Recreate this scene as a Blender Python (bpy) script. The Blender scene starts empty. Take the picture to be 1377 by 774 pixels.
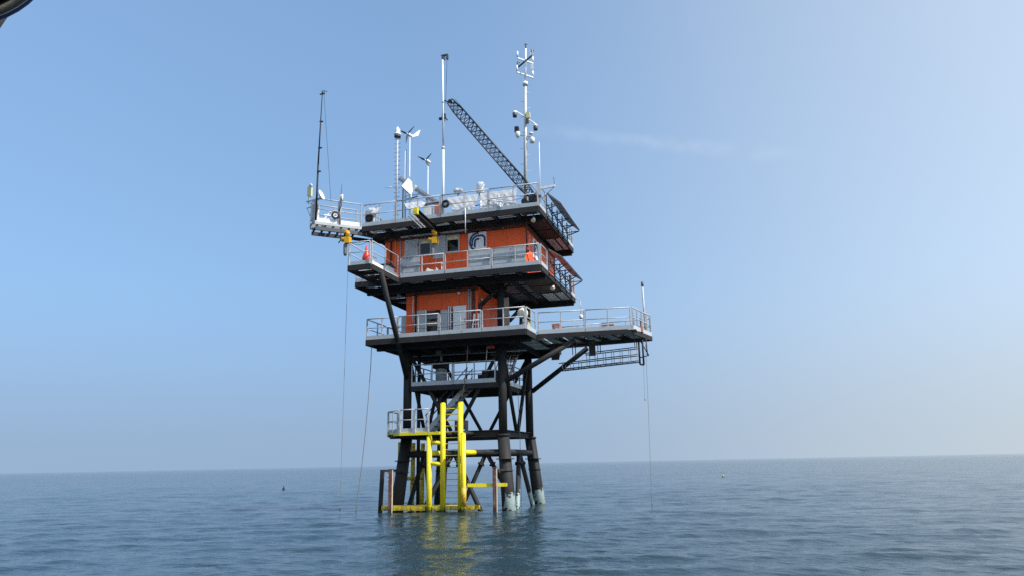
import bpy, math, random
import numpy as np
from mathutils import Vector, Matrix, Quaternion
random.seed(7); rng = np.random.default_rng(7)
R = math.radians
sc = bpy.context.scene
COL = sc.collection

# ------------------------------------------------------------------ camera
cam = bpy.data.objects.new('camera', bpy.data.cameras.new('camera')); COL.objects.link(cam)
right = Vector((0.95679, 0.29015, -0.01906)); up = Vector((0.08525, -0.21725, 0.97239)); back = Vector((0.27799, -0.93200, -0.23260))
m = Matrix((right, up, back)).transposed().to_4x4(); m.translation = Vector((14.4, -39.6, 2.3))
cam.matrix_world = m
cam.data.sensor_width = 36; cam.data.sensor_fit = 'HORIZONTAL'; cam.data.lens = 25.74
cam.data.clip_start = 0.05; cam.data.clip_end = 90000
sc.camera = cam

# ------------------------------------------------------------------ sky, sun, exposure
SUN_EL, SUN_HEAD = R(50), R(104)          # heading from +Y towards +X
SKY_STRENGTH, SUN_STRENGTH = 0.128, 4.6
SKY_ZA, SKY_ZB, SKY_TINT = 0.21, 0.28, (1.06, 1.15, 1.17)
HAZE_COL, VEIL_COL, CIRRUS_COL = (1.92, 2.66, 3.70), (1.90, 1.54, 0.72), (0.40, 0.34, 0.24)
world = bpy.data.worlds.new('World'); sc.world = world; world.use_nodes = True
wt = world.node_tree; wn = wt.nodes; bg = wn['Background']
sky = wn.new('ShaderNodeTexSky'); sky.sky_type = 'NISHITA'; sky.sun_disc = False
sky.sun_elevation = SUN_EL; sky.sun_rotation = SUN_HEAD
sky.air_density = 1.0; sky.dust_density = 1.0; sky.ozone_density = 2.0; sky.altitude = 0
bg.inputs['Strength'].default_value = SKY_STRENGTH
WLk = wt.links.new
def wmath(op, a, b=0.0, clamp=False):
    x = wn.new('ShaderNodeMath'); x.operation = op; x.use_clamp = clamp
    for i, v in enumerate((a, b)):
        if isinstance(v, (int, float)): x.inputs[i].default_value = v
        else: WLk(v, x.inputs[i])
    return x.outputs[0]
def wmix(fac, a, b, mode='MIX'):
    x = wn.new('ShaderNodeMix'); x.data_type = 'RGBA'; x.blend_type = mode
    for i, v in ((0, fac), (6, a), (7, b)):
        if isinstance(v, (int, float)): x.inputs[i].default_value = v
        elif isinstance(v, tuple): x.inputs[i].default_value = (*v, 1)
        else: WLk(v, x.inputs[i])
    return x.outputs[2]
def wsmooth(v, lo, hi, a=0.0, b=1.0):
    x = wn.new('ShaderNodeMapRange'); x.interpolation_type = 'SMOOTHSTEP'
    for i, q in ((1, lo), (2, hi), (3, a), (4, b)): x.inputs[i].default_value = q
    WLk(v, x.inputs[0]); return x.outputs[0]
wtc = wn.new('ShaderNodeTexCoord'); wsep = wn.new('ShaderNodeSeparateXYZ'); WLk(wtc.outputs['Generated'], wsep.inputs[0])
wx, wy, wz = wsep.outputs
wcomb = wn.new('ShaderNodeCombineXYZ'); WLk(wx, wcomb.inputs[0]); WLk(wy, wcomb.inputs[1])
WLk(wmath('ADD', wmath('MULTIPLY', wmath('MAXIMUM', wz, 0.0), SKY_ZB), SKY_ZA), wcomb.inputs[2])      # hazy maritime air: a flatter gradient towards the horizon
WLk(wcomb.outputs[0], sky.inputs['Vector'])
wcol = wmix(1.0, sky.outputs[0], SKY_TINT, 'MULTIPLY')
# grey-blue sea haze close to the horizon
wcol = wmix(wsmooth(wz, 0.24, 0.0, 0.0, 0.85), wcol, HAZE_COL)
# thin cirrostratus veil over the sunward half of the sky
hl_ = wmath('SQRT', wmath('ADD', wmath('MULTIPLY', wx, wx), wmath('ADD', wmath('MULTIPLY', wy, wy), 1e-4)))
hd_ = wmath('DIVIDE', wmath('ADD', wmath('MULTIPLY', wx, math.sin(SUN_HEAD)), wmath('MULTIPLY', wy, math.cos(SUN_HEAD))), hl_)
wcol = wmix(wsmooth(hd_, -0.70, 0.36, 0.0, 1.0), wcol, VEIL_COL, 'ADD')
# one long thin cirrus streak lying along a great circle
def wdot(v):
    x = wn.new('ShaderNodeVectorMath'); x.operation = 'DOT_PRODUCT'; x.inputs[1].default_value = v; WLk(wtc.outputs['Generated'], x.inputs[0]); return x.outputs['Value']
wno = wn.new('ShaderNodeTexNoise'); wno.inputs['Scale'].default_value = 9.0; wno.inputs['Detail'].default_value = 5; wno.inputs['Roughness'].default_value = 0.6; WLk(wtc.outputs['Generated'], wno.inputs['Vector'])
wno2 = wn.new('ShaderNodeTexNoise'); wno2.inputs['Scale'].default_value = 38.0; wno2.inputs['Detail'].default_value = 4; WLk(wtc.outputs['Generated'], wno2.inputs['Vector'])
off = wmath('ADD', wdot((-0.229, 0.3819, -0.8954)), wmath('MULTIPLY', wmath('SUBTRACT', wno.outputs['Fac'], 0.5), 0.045))
band = wsmooth(wmath('ABSOLUTE', off), 0.015, 0.0)
along = wsmooth(wdot((-0.0629, 0.9125, 0.4043)), 0.978, 0.998)
wcol = wmix(wmath('MULTIPLY', wmath('MULTIPLY', band, along), wsmooth(wno2.outputs['Fac'], 0.2, 0.75)), wcol, CIRRUS_COL, 'ADD')
WLk(wcol, bg.inputs['Color'])

sun = bpy.data.objects.new('sun', bpy.data.lights.new('sun', 'SUN')); COL.objects.link(sun)
sv = Vector((math.cos(SUN_EL) * math.sin(SUN_HEAD), math.cos(SUN_EL) * math.cos(SUN_HEAD), math.sin(SUN_EL)))
sun.rotation_euler = sv.to_track_quat('Z', 'Y').to_euler(); sun.location = sv * 60
sun.data.energy = SUN_STRENGTH; sun.data.angle = R(0.53); sun.data.color = (1.0, 0.955, 0.89)
sc.view_settings.view_transform = 'Standard'; sc.view_settings.look = 'None'
sc.view_settings.exposure = 0.28; sc.view_settings.gamma = 1.0
sc.render.engine = 'CYCLES'
sc.cycles.use_denoising = False
sc.cycles.max_bounces = 8; sc.cycles.sample_clamp_indirect = 6.0

# ------------------------------------------------------------------ materials
MATS = {}
def mat(name, base, rough=0.6, metal=0.0, blotch=None, amount=0.35, scale=3.0, streak=None, streak_amt=0.25, bump=0.0, bscale=40, spec=0.5, value=0.12, tide=None):
    """painted surface: base colour with broad tonal variation, blotches of a second colour and vertical run marks"""
    mt = bpy.data.materials.new(name); mt.use_nodes = True
    nt = mt.node_tree; N = nt.nodes; L = nt.links; p = N['Principled BSDF']
    p.inputs['Roughness'].default_value = rough; p.inputs['Metallic'].default_value = metal
    p.inputs['Specular IOR Level'].default_value = spec
    tc = N.new('ShaderNodeTexCoord'); geo = N.new('ShaderNodeNewGeometry')
    def noise(sc_, det=5, vec=None, rg=0.6):
        n = N.new('ShaderNodeTexNoise'); n.inputs['Scale'].default_value = sc_; n.inputs['Detail'].default_value = det
        n.inputs['Roughness'].default_value = rg; L.new(vec if vec else geo.outputs['Position'], n.inputs['Vector']); return n.outputs['Fac']
    def ramp(src, a, b):
        r = N.new('ShaderNodeMapRange'); r.inputs[1].default_value = a; r.inputs[2].default_value = b; L.new(src, r.inputs[0]); return r.outputs[0]
    def mix(fac, a, b, mode='MIX'):
        x = N.new('ShaderNodeMix'); x.data_type = 'RGBA'; x.blend_type = mode
        if isinstance(fac, float): x.inputs[0].default_value = fac
        else: L.new(fac, x.inputs[0])
        for i, v in ((6, a), (7, b)):
            if isinstance(v, tuple): x.inputs[i].default_value = (*v, 1)
            else: L.new(v, x.inputs[i])
        return x.outputs[2]
    col = mix(noise(0.9, 4), tuple(c * (1 - value) for c in base), tuple(min(1, c * (1 + value)) for c in base))
    col = mix(noise(14, 3), col, tuple(c * 0.9 for c in base))
    if blotch:
        f = ramp(noise(scale, 8, rg=0.7), 0.62 - amount * 0.35, 0.80 - amount * 0.35)
        col = mix(f, col, blotch)
    if streak:
        mp = N.new('ShaderNodeMapping'); mp.inputs['Scale'].default_value = (9, 9, 0.55); L.new(geo.outputs['Position'], mp.inputs[0])
        f = ramp(noise(1.0, 5, mp.outputs[0], 0.65), 0.62 - streak_amt * 0.3, 0.9 - streak_amt * 0.3)
        col = mix(f, col, streak)
    if tide:                                     # weed and slime on whatever stands in the water
        sp = N.new('ShaderNodeSeparateXYZ'); L.new(geo.outputs['Position'], sp.inputs[0])
        ad = N.new('ShaderNodeMath'); ad.operation = 'MULTIPLY_ADD'; L.new(noise(7, 6), ad.inputs[0]); ad.inputs[1].default_value = 0.7; L.new(sp.outputs['Z'], ad.inputs[2])
        col = mix(ramp(ad.outputs[0], tide[1] + 0.35 + 0.12, tide[1] + 0.35 - 0.06), col, tide[0])
    L.new(col, p.inputs['Base Color'])
    rr = N.new('ShaderNodeMapRange'); rr.inputs[3].default_value = max(0.05, rough - 0.12); rr.inputs[4].default_value = min(1, rough + 0.15)
    L.new(noise(6, 4), rr.inputs[0]); L.new(rr.outputs[0], p.inputs['Roughness'])
    if bump:
        b = N.new('ShaderNodeBump'); b.inputs['Strength'].default_value = bump; b.inputs['Distance'].default_value = 0.02
        L.new(noise(bscale, 4), b.inputs['Height']); L.new(b.outputs[0], p.inputs['Normal'])
    MATS[name] = mt; return mt

mat('black_steel', (0.027, 0.028, 0.030), 0.7, blotch=(0.05, 0.034, 0.025), amount=0.3, scale=2.2, streak=(0.03, 0.027, 0.025), streak_amt=0.18, bump=0.15, spec=0.25)
mat('leg_steel', (0.022, 0.022, 0.023), 0.65, blotch=(0.03, 0.023, 0.018), amount=0.35, scale=3.0, streak=(0.09, 0.085, 0.08), streak_amt=0.06, bump=0.25, bscale=18, spec=0.3, tide=((0.018, 0.026, 0.014), 0.12))
mat('brown_steel', (0.05, 0.035, 0.028), 0.7, blotch=(0.03, 0.02, 0.017), amount=0.5, scale=1.5)
mat('dark_plate', (0.022, 0.026, 0.028), 0.7, blotch=(0.04, 0.035, 0.03), amount=0.4)
mat('galvanised', (0.52, 0.53, 0.54), 0.5, metal=0.1, blotch=(0.33, 0.33, 0.33), amount=0.4, scale=6, streak=(0.3, 0.25, 0.2), streak_amt=0.1)
mat('grating_steel', (0.13, 0.13, 0.128), 0.6, metal=0.1, blotch=(0.2, 0.18, 0.16), amount=0.35, scale=5)
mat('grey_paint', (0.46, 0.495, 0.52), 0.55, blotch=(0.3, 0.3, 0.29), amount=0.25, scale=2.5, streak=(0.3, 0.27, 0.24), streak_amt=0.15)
mat('orange_paint', (0.96, 0.112, 0.007), 0.5, blotch=(0.80, 0.085, 0.008), amount=0.35, scale=1.6, streak=(0.55, 0.065, 0.010), streak_amt=0.25, value=0.08)
mat('dirty_shaded_orange', (0.22, 0.04, 0.016), 0.7, blotch=(0.05, 0.02, 0.015), amount=0.6, scale=3, streak=(0.03, 0.018, 0.015), streak_amt=0.5)  # dirty paint; on the eaves it also carries painted shade
mat('yellow_paint', (0.86, 0.72, 0.012), 0.42, blotch=(0.45, 0.33, 0.02), amount=0.22, scale=3.5, streak=(0.42, 0.24, 0.04), streak_amt=0.30, value=0.07, tide=((0.10, 0.10, 0.02), 0.16))
mat('worn_yellow', (0.74, 0.60, 0.02), 0.5, blotch=(0.36, 0.13, 0.03), amount=0.45, scale=4.0, streak=(0.4, 0.16, 0.03), streak_amt=0.40, tide=((0.07, 0.07, 0.025), 0.10))
mat('hoist_yellow', (0.80, 0.42, 0.01), 0.4)
mat('rust', (0.15, 0.052, 0.032), 0.8, blotch=(0.28, 0.19, 0.15), amount=0.3, scale=4, streak=(0.42, 0.33, 0.28), streak_amt=0.3, tide=((0.04, 0.035, 0.025), 0.2))
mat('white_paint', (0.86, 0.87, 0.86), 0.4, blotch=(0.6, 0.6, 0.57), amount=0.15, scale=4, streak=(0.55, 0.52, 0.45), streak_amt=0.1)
mat('cream_plastic', (0.72, 0.66, 0.52), 0.45, blotch=(0.6, 0.52, 0.4), amount=0.2)
mat('tarpaulin', (0.88, 0.89, 0.91), 0.6, bump=0.15, bscale=9)
mat('red_plastic', (0.60, 0.035, 0.018), 0.4)
mat('light_red', (0.5, 0.2, 0.13), 0.6, blotch=(0.4, 0.12, 0.08), amount=0.3)
mat('boom_grey', (0.032, 0.034, 0.04), 0.5)
mat('black_rubber', (0.012, 0.012, 0.013), 0.7)
mat('dark_grey', (0.07, 0.075, 0.085), 0.5)
mat('navy', (0.014, 0.03, 0.13), 0.5)
mat('deck_plate', (0.72, 0.73, 0.72), 0.7, blotch=(0.3, 0.29, 0.28), amount=0.35, scale=2)
mat('slate_plate', (0.16, 0.18, 0.20), 0.7, blotch=(0.1, 0.1, 0.1), amount=0.35, scale=2)
mat('blind', (0.75, 0.68, 0.42), 0.7)
mat('wood', (0.28, 0.21, 0.15), 0.8, blotch=(0.16, 0.12, 0.09), amount=0.3)
mat('solar_back', (0.16, 0.13, 0.12), 0.55, blotch=(0.24, 0.17, 0.13), amount=0.3)
mat('rope', (0.22, 0.21, 0.19), 0.9)
mat('chrome', (0.22, 0.18, 0.14), 0.25, metal=0.9, blotch=(0.10, 0.09, 0.08), amount=0.5, scale=30)
mat('pale_box', (0.62, 0.62, 0.36), 0.5)

def glass():
    mt = bpy.data.materials.new('window_glass'); mt.use_nodes = True; p = mt.node_tree.nodes['Principled BSDF']
    p.inputs['Base Color'].default_value = (0.006, 0.007, 0.009, 1); p.inputs['Roughness'].default_value = 0.08
    MATS['window_glass'] = mt
glass()
def solar():
    mt = bpy.data.materials.new('solar_cells'); mt.use_nodes = True; p = mt.node_tree.nodes['Principled BSDF']
    p.inputs['Base Color'].default_value = (0.01, 0.014, 0.04, 1); p.inputs['Roughness'].default_value = 0.12
    MATS['solar_cells'] = mt
solar()
def splash_leg():
    """leg steel with a bleached, crusted band on the weather side just above the water"""
    mt = MATS['leg_steel'].copy(); mt.name = 'leg_steel_splash'; nt = mt.node_tree; N = nt.nodes; L = nt.links
    p = N['Principled BSDF']; src = p.inputs['Base Color'].links[0].from_socket
    tc = N.new('ShaderNodeTexCoord'); sep = N.new('ShaderNodeSeparateXYZ'); L.new(tc.outputs['Object'], sep.inputs[0])
    n = N.new('ShaderNodeTexNoise'); n.inputs['Scale'].default_value = 5; n.inputs['Detail'].default_value = 8; L.new(tc.outputs['Object'], n.inputs['Vector'])
    def mth(op, a, b):
        x = N.new('ShaderNodeMath'); x.operation = op
        for i, v in enumerate((a, b)):
            if isinstance(v, (int, float)): x.inputs[i].default_value = v
            else: L.new(v, x.inputs[i])
        return x.outputs[0]
    nn = mth('MULTIPLY', mth('SUBTRACT', n.outputs['Fac'], 0.5), 1.3)
    h = mth('ADD', sep.outputs['Z'], nn)
    m1 = N.new('ShaderNodeMapRange'); m1.inputs[1].default_value = 0.84; m1.inputs[2].default_value = 0.72; L.new(h, m1.inputs[0])
    m3 = N.new('ShaderNodeMapRange'); m3.inputs[1].default_value = 0.03; m3.inputs[2].default_value = 0.16; L.new(h, m3.inputs[0])
    xs = mth('ADD', sep.outputs['X'], mth('MULTIPLY', nn, 0.5))
    m2 = N.new('ShaderNodeMapRange'); m2.inputs[1].default_value = -0.22; m2.inputs[2].default_value = -0.12; L.new(xs, m2.inputs[0])
    f = mth('MULTIPLY', mth('MULTIPLY', m1.outputs[0], m2.outputs[0]), m3.outputs[0])
    n2 = N.new('ShaderNodeTexNoise'); n2.inputs['Scale'].default_value = 22; n2.inputs['Detail'].default_value = 5; L.new(tc.outputs['Object'], n2.inputs['Vector'])
    cr = N.new('ShaderNodeMix'); cr.data_type = 'RGBA'; cr.inputs[6].default_value = (0.20, 0.28, 0.26, 1); cr.inputs[7].default_value = (0.46, 0.55, 0.52, 1); L.new(n2.outputs['Fac'], cr.inputs[0])
    x = N.new('ShaderNodeMix'); x.data_type = 'RGBA'; L.new(f, x.inputs[0]); L.new(src, x.inputs[6]); L.new(cr.outputs[2], x.inputs[7])
    L.new(x.outputs[2], p.inputs['Base Color'])
    MATS['leg_steel_splash'] = mt
splash_leg()

def translucent(name, w):
    nt = MATS[name].node_tree; p = nt.nodes['Principled BSDF']; out = nt.nodes['Material Output']
    t = nt.nodes.new('ShaderNodeBsdfTranslucent'); t.inputs['Color'].default_value = (0.85, 0.86, 0.88, 1)
    x = nt.nodes.new('ShaderNodeMixShader'); x.inputs[0].default_value = w
    nt.links.new(p.outputs[0], x.inputs[1]); nt.links.new(t.outputs[0], x.inputs[2]); nt.links.new(x.outputs[0], out.inputs['Surface'])
translucent('tarpaulin', 0.45)

# ------------------------------------------------------------------ mesh helpers
V = Vector
def frame_for(d, upv=None):
    d = V(d).normalized()
    u = V(upv) if upv is not None else (V((0, 0, 1)) if abs(d.z) < 0.95 else V((0, 1, 0)))
    s = d.cross(u).normalized(); u = s.cross(d).normalized()
    return d, s, u
class MB:
    def __init__(self): self.v = []; self.f = []; self.s = []
    def add(self, vs, fs, smooth=False):
        o = len(self.v); self.v += [tuple(p) for p in vs]
        for f in fs: self.f.append(tuple(i + o for i in f)); self.s.append(smooth)
        return self
    def box(self, c, s, rot=None):
        x, y, z = (k / 2 for k in s)
        vs = [V((a * x, b * y, d * z)) for d in (-1, 1) for b in (-1, 1) for a in (-1, 1)]
        if rot is not None: vs = [rot @ p for p in vs]
        c = V(c)
        return self.add([p + c for p in vs], [(0, 2, 3, 1), (4, 5, 7, 6), (0, 1, 5, 4), (2, 6, 7, 3), (0, 4, 6, 2), (1, 3, 7, 5)])
    def bb(self, x0, x1, y0, y1, z0, z1): return self.box(((x0 + x1) / 2, (y0 + y1) / 2, (z0 + z1) / 2), (x1 - x0, y1 - y0, z1 - z0))
    def bar(self, a, b, w, h, upv=None):
        a = V(a); b = V(b); d, s, u = frame_for(b - a, upv)
        vs = [q + s * (i * w / 2) + u * (j * h / 2) for q in (a, b) for j in (-1, 1) for i in (-1, 1)]
        return self.add(vs, [(0, 1, 3, 2), (4, 6, 7, 5), (0, 4, 5, 1), (2, 3, 7, 6), (0, 2, 6, 4), (1, 5, 7, 3)])
    def ibeam(self, a, b, w, h, t=0.03):
        a = V(a); b = V(b); d, s, u = frame_for(b - a)
        self.bar(a + u * (h / 2 - t / 2), b + u * (h / 2 - t / 2), w, t); self.bar(a - u * (h / 2 - t / 2), b - u * (h / 2 - t / 2), w, t)
        return self.bar(a, b, t, h - 2 * t - 0.002)
    def tube(self, a, b, r0, r1=None, n=10, caps=True):
        r1 = r0 if r1 is None else r1; a = V(a); b = V(b); d, s, u = frame_for(b - a)
        vs = []
        for q, r in ((a, r0), (b, r1)):
            for k in range(n):
                t = 2 * math.pi * k / n; vs.append(q + s * (math.cos(t) * r) + u * (math.sin(t) * r))
        self.add(vs, [(k, (k + 1) % n, n + (k + 1) % n, n + k) for k in range(n)], n >= 6)
        if caps:
            o = len(self.v) - 2 * n
            self.f += [tuple(o + k for k in reversed(range(n))), tuple(o + n + k for k in range(n))]; self.s += [False, False]
        return self
    def path(self, pts, r, n=6):
        for a, b in zip(pts[:-1], pts[1:]): self.tube(a, b, r, n=n)
        return self
    def lathe(self, prof, o=(0, 0, 0), axis=(0, 0, 1), n=16):
        d, s, u = frame_for(axis); o = V(o); vs = []
        for r, z in prof:
            for k in range(n):
                t = 2 * math.pi * k / n; vs.append(o + d * z + s * (math.cos(t) * r) + u * (math.sin(t) * r))
        fs = [(i * n + k, i * n + (k + 1) % n, (i + 1) * n + (k + 1) % n, (i + 1) * n + k) for i in range(len(prof) - 1) for k in range(n)]
        self.add(vs, fs, True)
        b = len(self.v) - len(vs)
        self.f += [tuple(b + k for k in reversed(range(n))), tuple(b + len(vs) - n + k for k in range(n))]; self.s += [False, False]
        return self
    def sphere(self, c, r, n=16, sx=1, sz=1):
        prof = [(max(1e-3, r * math.sin(math.pi * i / n)), -r * math.cos(math.pi * i / n) * sz) for i in range(n + 1)]
        return self.lathe(prof, c, n=n * 2)
    def torus(self, c, R_, r, axis, n=20, k=8):
        d, s, u = frame_for(axis); c = V(c); vs = []
        for i in range(n):
            a = 2 * math.pi * i / n; e = s * math.cos(a) + u * math.sin(a)
            for j in range(k):
                b = 2 * math.pi * j / k; vs.append(c + e * (R_ + r * math.cos(b)) + d * (r * math.sin(b)))
        return self.add(vs, [(i * k + j, ((i + 1) % n) * k + j, ((i + 1) % n) * k + (j + 1) % k, i * k + (j + 1) % k) for i in range(n) for j in range(k)], True)
    def prism(self, poly, z0, z1):
        n = len(poly)
        vs = [(x, y, z0) for x, y in poly] + [(x, y, z1) for x, y in poly]
        return self.add(vs, [tuple(range(n - 1, -1, -1)), tuple(range(n, 2 * n))] + [(k, (k + 1) % n, n + (k + 1) % n, n + k) for k in range(n)])
    def mesh(self, name, m):
        me = bpy.data.meshes.new(name); me.from_pydata(self.v, [], self.f); me.materials.append(MATS[m])
        me.polygons.foreach_set('use_smooth', self.s); me.update()
        import bmesh
        bm = bmesh.new(); bm.from_mesh(me); bmesh.ops.recalc_face_normals(bm, faces=bm.faces); bm.to_mesh(me); bm.free()
        return me
WL = {}
def link(o, parent=None, loc=(0, 0, 0)):
    COL.objects.link(o); loc = V(loc); WL[o.name] = loc
    if parent is not None: o.parent = parent; o.location = loc - WL[parent.name]
    else: o.location = loc
    return o
def tag(o, label, cat, group=None, kind=None):
    o['label'] = label; o['category'] = cat
    if group: o['group'] = group
    if kind: o['kind'] = kind
    return o
def thing(name, label, cat, loc=(0, 0, 0), group=None, kind=None):
    return tag(link(bpy.data.objects.new(name, None), None, loc), label, cat, group, kind)
def part(name, mb, m, parent=None, loc=None, kind=None, label=None):
    """mb in world coordinates unless loc is given; then mb is around its own origin and stands at loc"""
    if loc is None:
        base = V(WL[parent.name]) if parent is not None else V((0, 0, 0))
        mb.v = [tuple(V(p) - base) for p in mb.v]; loc = base
    o = bpy.data.objects.new(name, mb.mesh(name, m) if isinstance(mb, MB) else mb)
    if kind: o['kind'] = kind
    if label: o['label'] = label
    return link(o, parent, loc)
def empty_part(name, parent): return link(bpy.data.objects.new(name, None), parent, WL[parent.name])
def inst(name, mesh, parent, loc):
    return link(bpy.data.objects.new(name, mesh), parent, loc)

# ------------------------------------------------------------------ sea
def build_sea():
    cx, cy = 14.4, -39.6
    az = np.concatenate([np.linspace(-64, 31, 1000), np.linspace(31, 296, 70)[1:-1]]); az = np.radians(az)   # finer where the swell is seen
    rr = np.concatenate([[0.5, 4], np.geomspace(8, 340, 620), np.geomspace(360, 60000, 40)])
    A, Rr = np.meshgrid(az, rr); X = cx + Rr * np.sin(A); Y = cy + Rr * np.cos(A); Z = np.zeros_like(X)
    w = np.random.default_rng(3)
    for i in range(60):
        lam = 0.26 * (4.0 / 0.26) ** w.random(); th = R(287) + w.normal(0, 0.40); k = 2 * math.pi / lam
        amp = 0.0037 * lam ** 0.72
        fade = np.clip((lam * 75 - Rr) / (lam * 40), 0, 1)
        ph = k * (X * math.cos(th) + Y * math.sin(th)) + w.random() * 6.28
        Z += fade * amp * np.sin(ph + 0.5 * np.sin(ph))
    n_r, n_a = X.shape
    co = np.stack([X, Y, Z], -1).reshape(-1, 3).astype(np.float32)
    i = np.arange(n_r - 1)[:, None]; j = np.arange(n_a)[None, :]; j2 = (j + 1) % n_a
    f = np.stack([i * n_a + j, i * n_a + j2, (i + 1) * n_a + j2, (i + 1) * n_a + j], -1).reshape(-1, 4).astype(np.int32)
    me = bpy.data.meshes.new('sea'); me.vertices.add(len(co)); me.vertices.foreach_set('co', co.ravel())
    me.loops.add(f.size); me.loops.foreach_set('vertex_index', f.ravel()); me.polygons.add(len(f))
    me.polygons.foreach_set('loop_start', np.arange(len(f), dtype=np.int32) * 4)
    me.polygons.foreach_set('use_smooth', np.ones(len(f), bool)); me.update(calc_edges=True); me.validate()
    mt = bpy.data.materials.new('sea_water'); mt.use_nodes = True; nt = mt.node_tree; N = nt.nodes; L = nt.links; p = N['Principled BSDF']
    p.inputs['Base Color'].default_value = (0.016, 0.036, 0.047, 1); p.inputs['Roughness'].default_value = 0.07
    p.inputs['IOR'].default_value = 1.333
    geo = N.new('ShaderNodeNewGeometry'); nrm = None
    for s, asp, dist, st in ((1.7, 0.34, 0.13, 0.6), (7.5, 0.45, 0.042, 0.7), (0.035, 0.3, 1.3, 0.4)):
        mp = N.new('ShaderNodeMapping'); mp.inputs['Rotation'].default_value = (0, 0, R(-17)); mp.inputs['Scale'].default_value = (asp, 1, 1); L.new(geo.outputs['Position'], mp.inputs[0])
        n = N.new('ShaderNodeTexNoise'); n.inputs['Scale'].default_value = s; n.inputs['Detail'].default_value = 4; n.inputs['Roughness'].default_value = 0.55
        L.new(mp.outputs[0], n.inputs['Vector'])
        b = N.new('ShaderNodeBump'); b.inputs['Strength'].default_value = st; b.inputs['Distance'].default_value = dist
        # beyond the modelled swell the bump carries the whole sea state
        vd = N.new('ShaderNodeVectorMath'); vd.operation = 'DISTANCE'; vd.inputs[1].default_value = (10, -20, 0); L.new(geo.outputs['Position'], vd.inputs[0])
        mr = N.new('ShaderNodeMapRange'); mr.interpolation_type = 'SMOOTHSTEP'
        for q_, v_ in ((1, 30), (2, 260), (3, 1.0), (4, 2.6)): mr.inputs[q_].default_value = v_
        L.new(vd.outputs['Value'], mr.inputs[0])
        mm = N.new('ShaderNodeMath'); mm.operation = 'MULTIPLY'; L.new(n.outputs['Fac'], mm.inputs[0]); L.new(mr.outputs[0], mm.inputs[1])
        L.new(mm.outputs[0], b.inputs['Height'])
        if nrm: L.new(nrm, b.inputs['Normal'])
        nrm = b.outputs[0]
    L.new(nrm, p.inputs['Normal'])
    me.materials.append(mt)
    o = bpy.data.objects.new('sea', me); o['kind'] = 'structure'; o['label'] = 'rippled blue grey sea reaching to the horizon'
    COL.objects.link(o)
build_sea()

# ------------------------------------------------------------------ tower frame
TOP, MID, LOW, INT, ACC = 15.40, 12.22, 8.95, 6.50, 3.95
LX, LY = 2.73, 2.60
tower = thing('offshore_tower', 'black steel four-legged research tower with stacked decks standing in the sea', 'tower', (0, 0, 0))
def legx(s, z): return s * (LX + max(0, (3.8 - z)) * 0.098)
def legy(s, z): return s * (LY + max(0, (3.8 - z)) * 0.098)
for sx in (-1, 1):
    for sy in (-1, 1):
        lower = MB(); b = V((legx(sx, 0), legy(sy, 0), 0))
        lower.tube((legx(sx, -1.5) - b.x, legy(sy, -1.5) - b.y, -1.5), (legx(sx, 3.72) - b.x, legy(sy, 3.72) - b.y, 3.72), 0.37, 0.31, 20)
        lg = part('leg', lower, 'leg_steel_splash' if sx > 0 else 'leg_steel', tower, loc=b)
        u = MB().tube((legx(sx, 4), legy(sy, 4), 3.75), (LX * sx, LY * sy, LOW - 0.25), 0.225, n=16)
        if sx > 0: u.tube((LX * sx, LY * sy, LOW + 0.05), (LX * sx, LY * sy, MID - 0.3), 0.21, n=16)
        part('upper_column', u, 'leg_steel', lg)
        fl = MB()
        for z, r, t in ((2.52, 0.47, 0.05), (3.70, 0.36, 0.10)):
            part('flange', MB().tube((legx(sx, z), legy(sy, z), z), (legx(sx, z), legy(sy, z), z + t), r, n=20), 'leg_steel', lg)
        weld = MB()
        for z in (1.95,): weld.torus((legx(sx, z), legy(sy, z), z), 0.34 + (3.7 - z) * 0.012, 0.022, (0, 0, 1))
        part('weld_ring', weld, 'leg_steel', lg)
CR = [(-1, -1), (1, -1), (1, 1), (-1, 1)]
for k in range(4):
    (ax, ay), (bx, by) = CR[k], CR[(k + 1) % 4]
    z = 2.88; a = V((legx(ax, z), legy(ay, z), z)); b = V((legx(bx, z), legy(by, z), z))
    hp = part('horizontal_pipe', MB().tube(a, b, 0.165, n=14), 'leg_steel', tower)
    z = 3.86
    part('horizontal_beam', MB().ibeam((LX * ax, LY * ay, z), (LX * bx, LY * by, z), 0.28, 0.34), 'black_steel', tower)
    mid3 = (V((LX * ax, LY * ay, 0)) + V((LX * bx, LY * by, 0))) / 2
    d = (b - a).normalized()
    for s, cr in ((-1, CR[k]), (1, CR[(k + 1) % 4])):
        p0 = mid3 + V((0, 0, 4.05)) + d * (0.18 * s); p1 = V((LX * cr[0], LY * cr[1], LOW - 0.45))
        part('diagonal_brace', MB().tube(p0, p1 - (p1 - p0).normalized() * 0.1, 0.105, n=12), 'black_steel', tower)
        q0 = (a + b) / 2 + d * (0.1 * s) - V((0, 0, 0.1)); q1 = V((legx(cr[0], -3.5), legy(cr[1], -3.5), -3.5)); q1 = q0 + (q1 - q0) * 0.75
        wl = q0 + (q1 - q0) * (q0.z / (q0.z - q1.z)); wl.z = 0
        br = part('lower_brace', MB().tube(q0 - wl, q1 - wl, 0.125, n=12), 'leg_steel_splash' if k == 1 else 'leg_steel', tower, loc=wl)
        c = q0 + (q1 - q0).normalized() * 0.5; dd = (q1 - q0).normalized()
        part('collar', MB().tube(c, c + dd * 0.1, 0.2, n=12), 'leg_steel', br)
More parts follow.
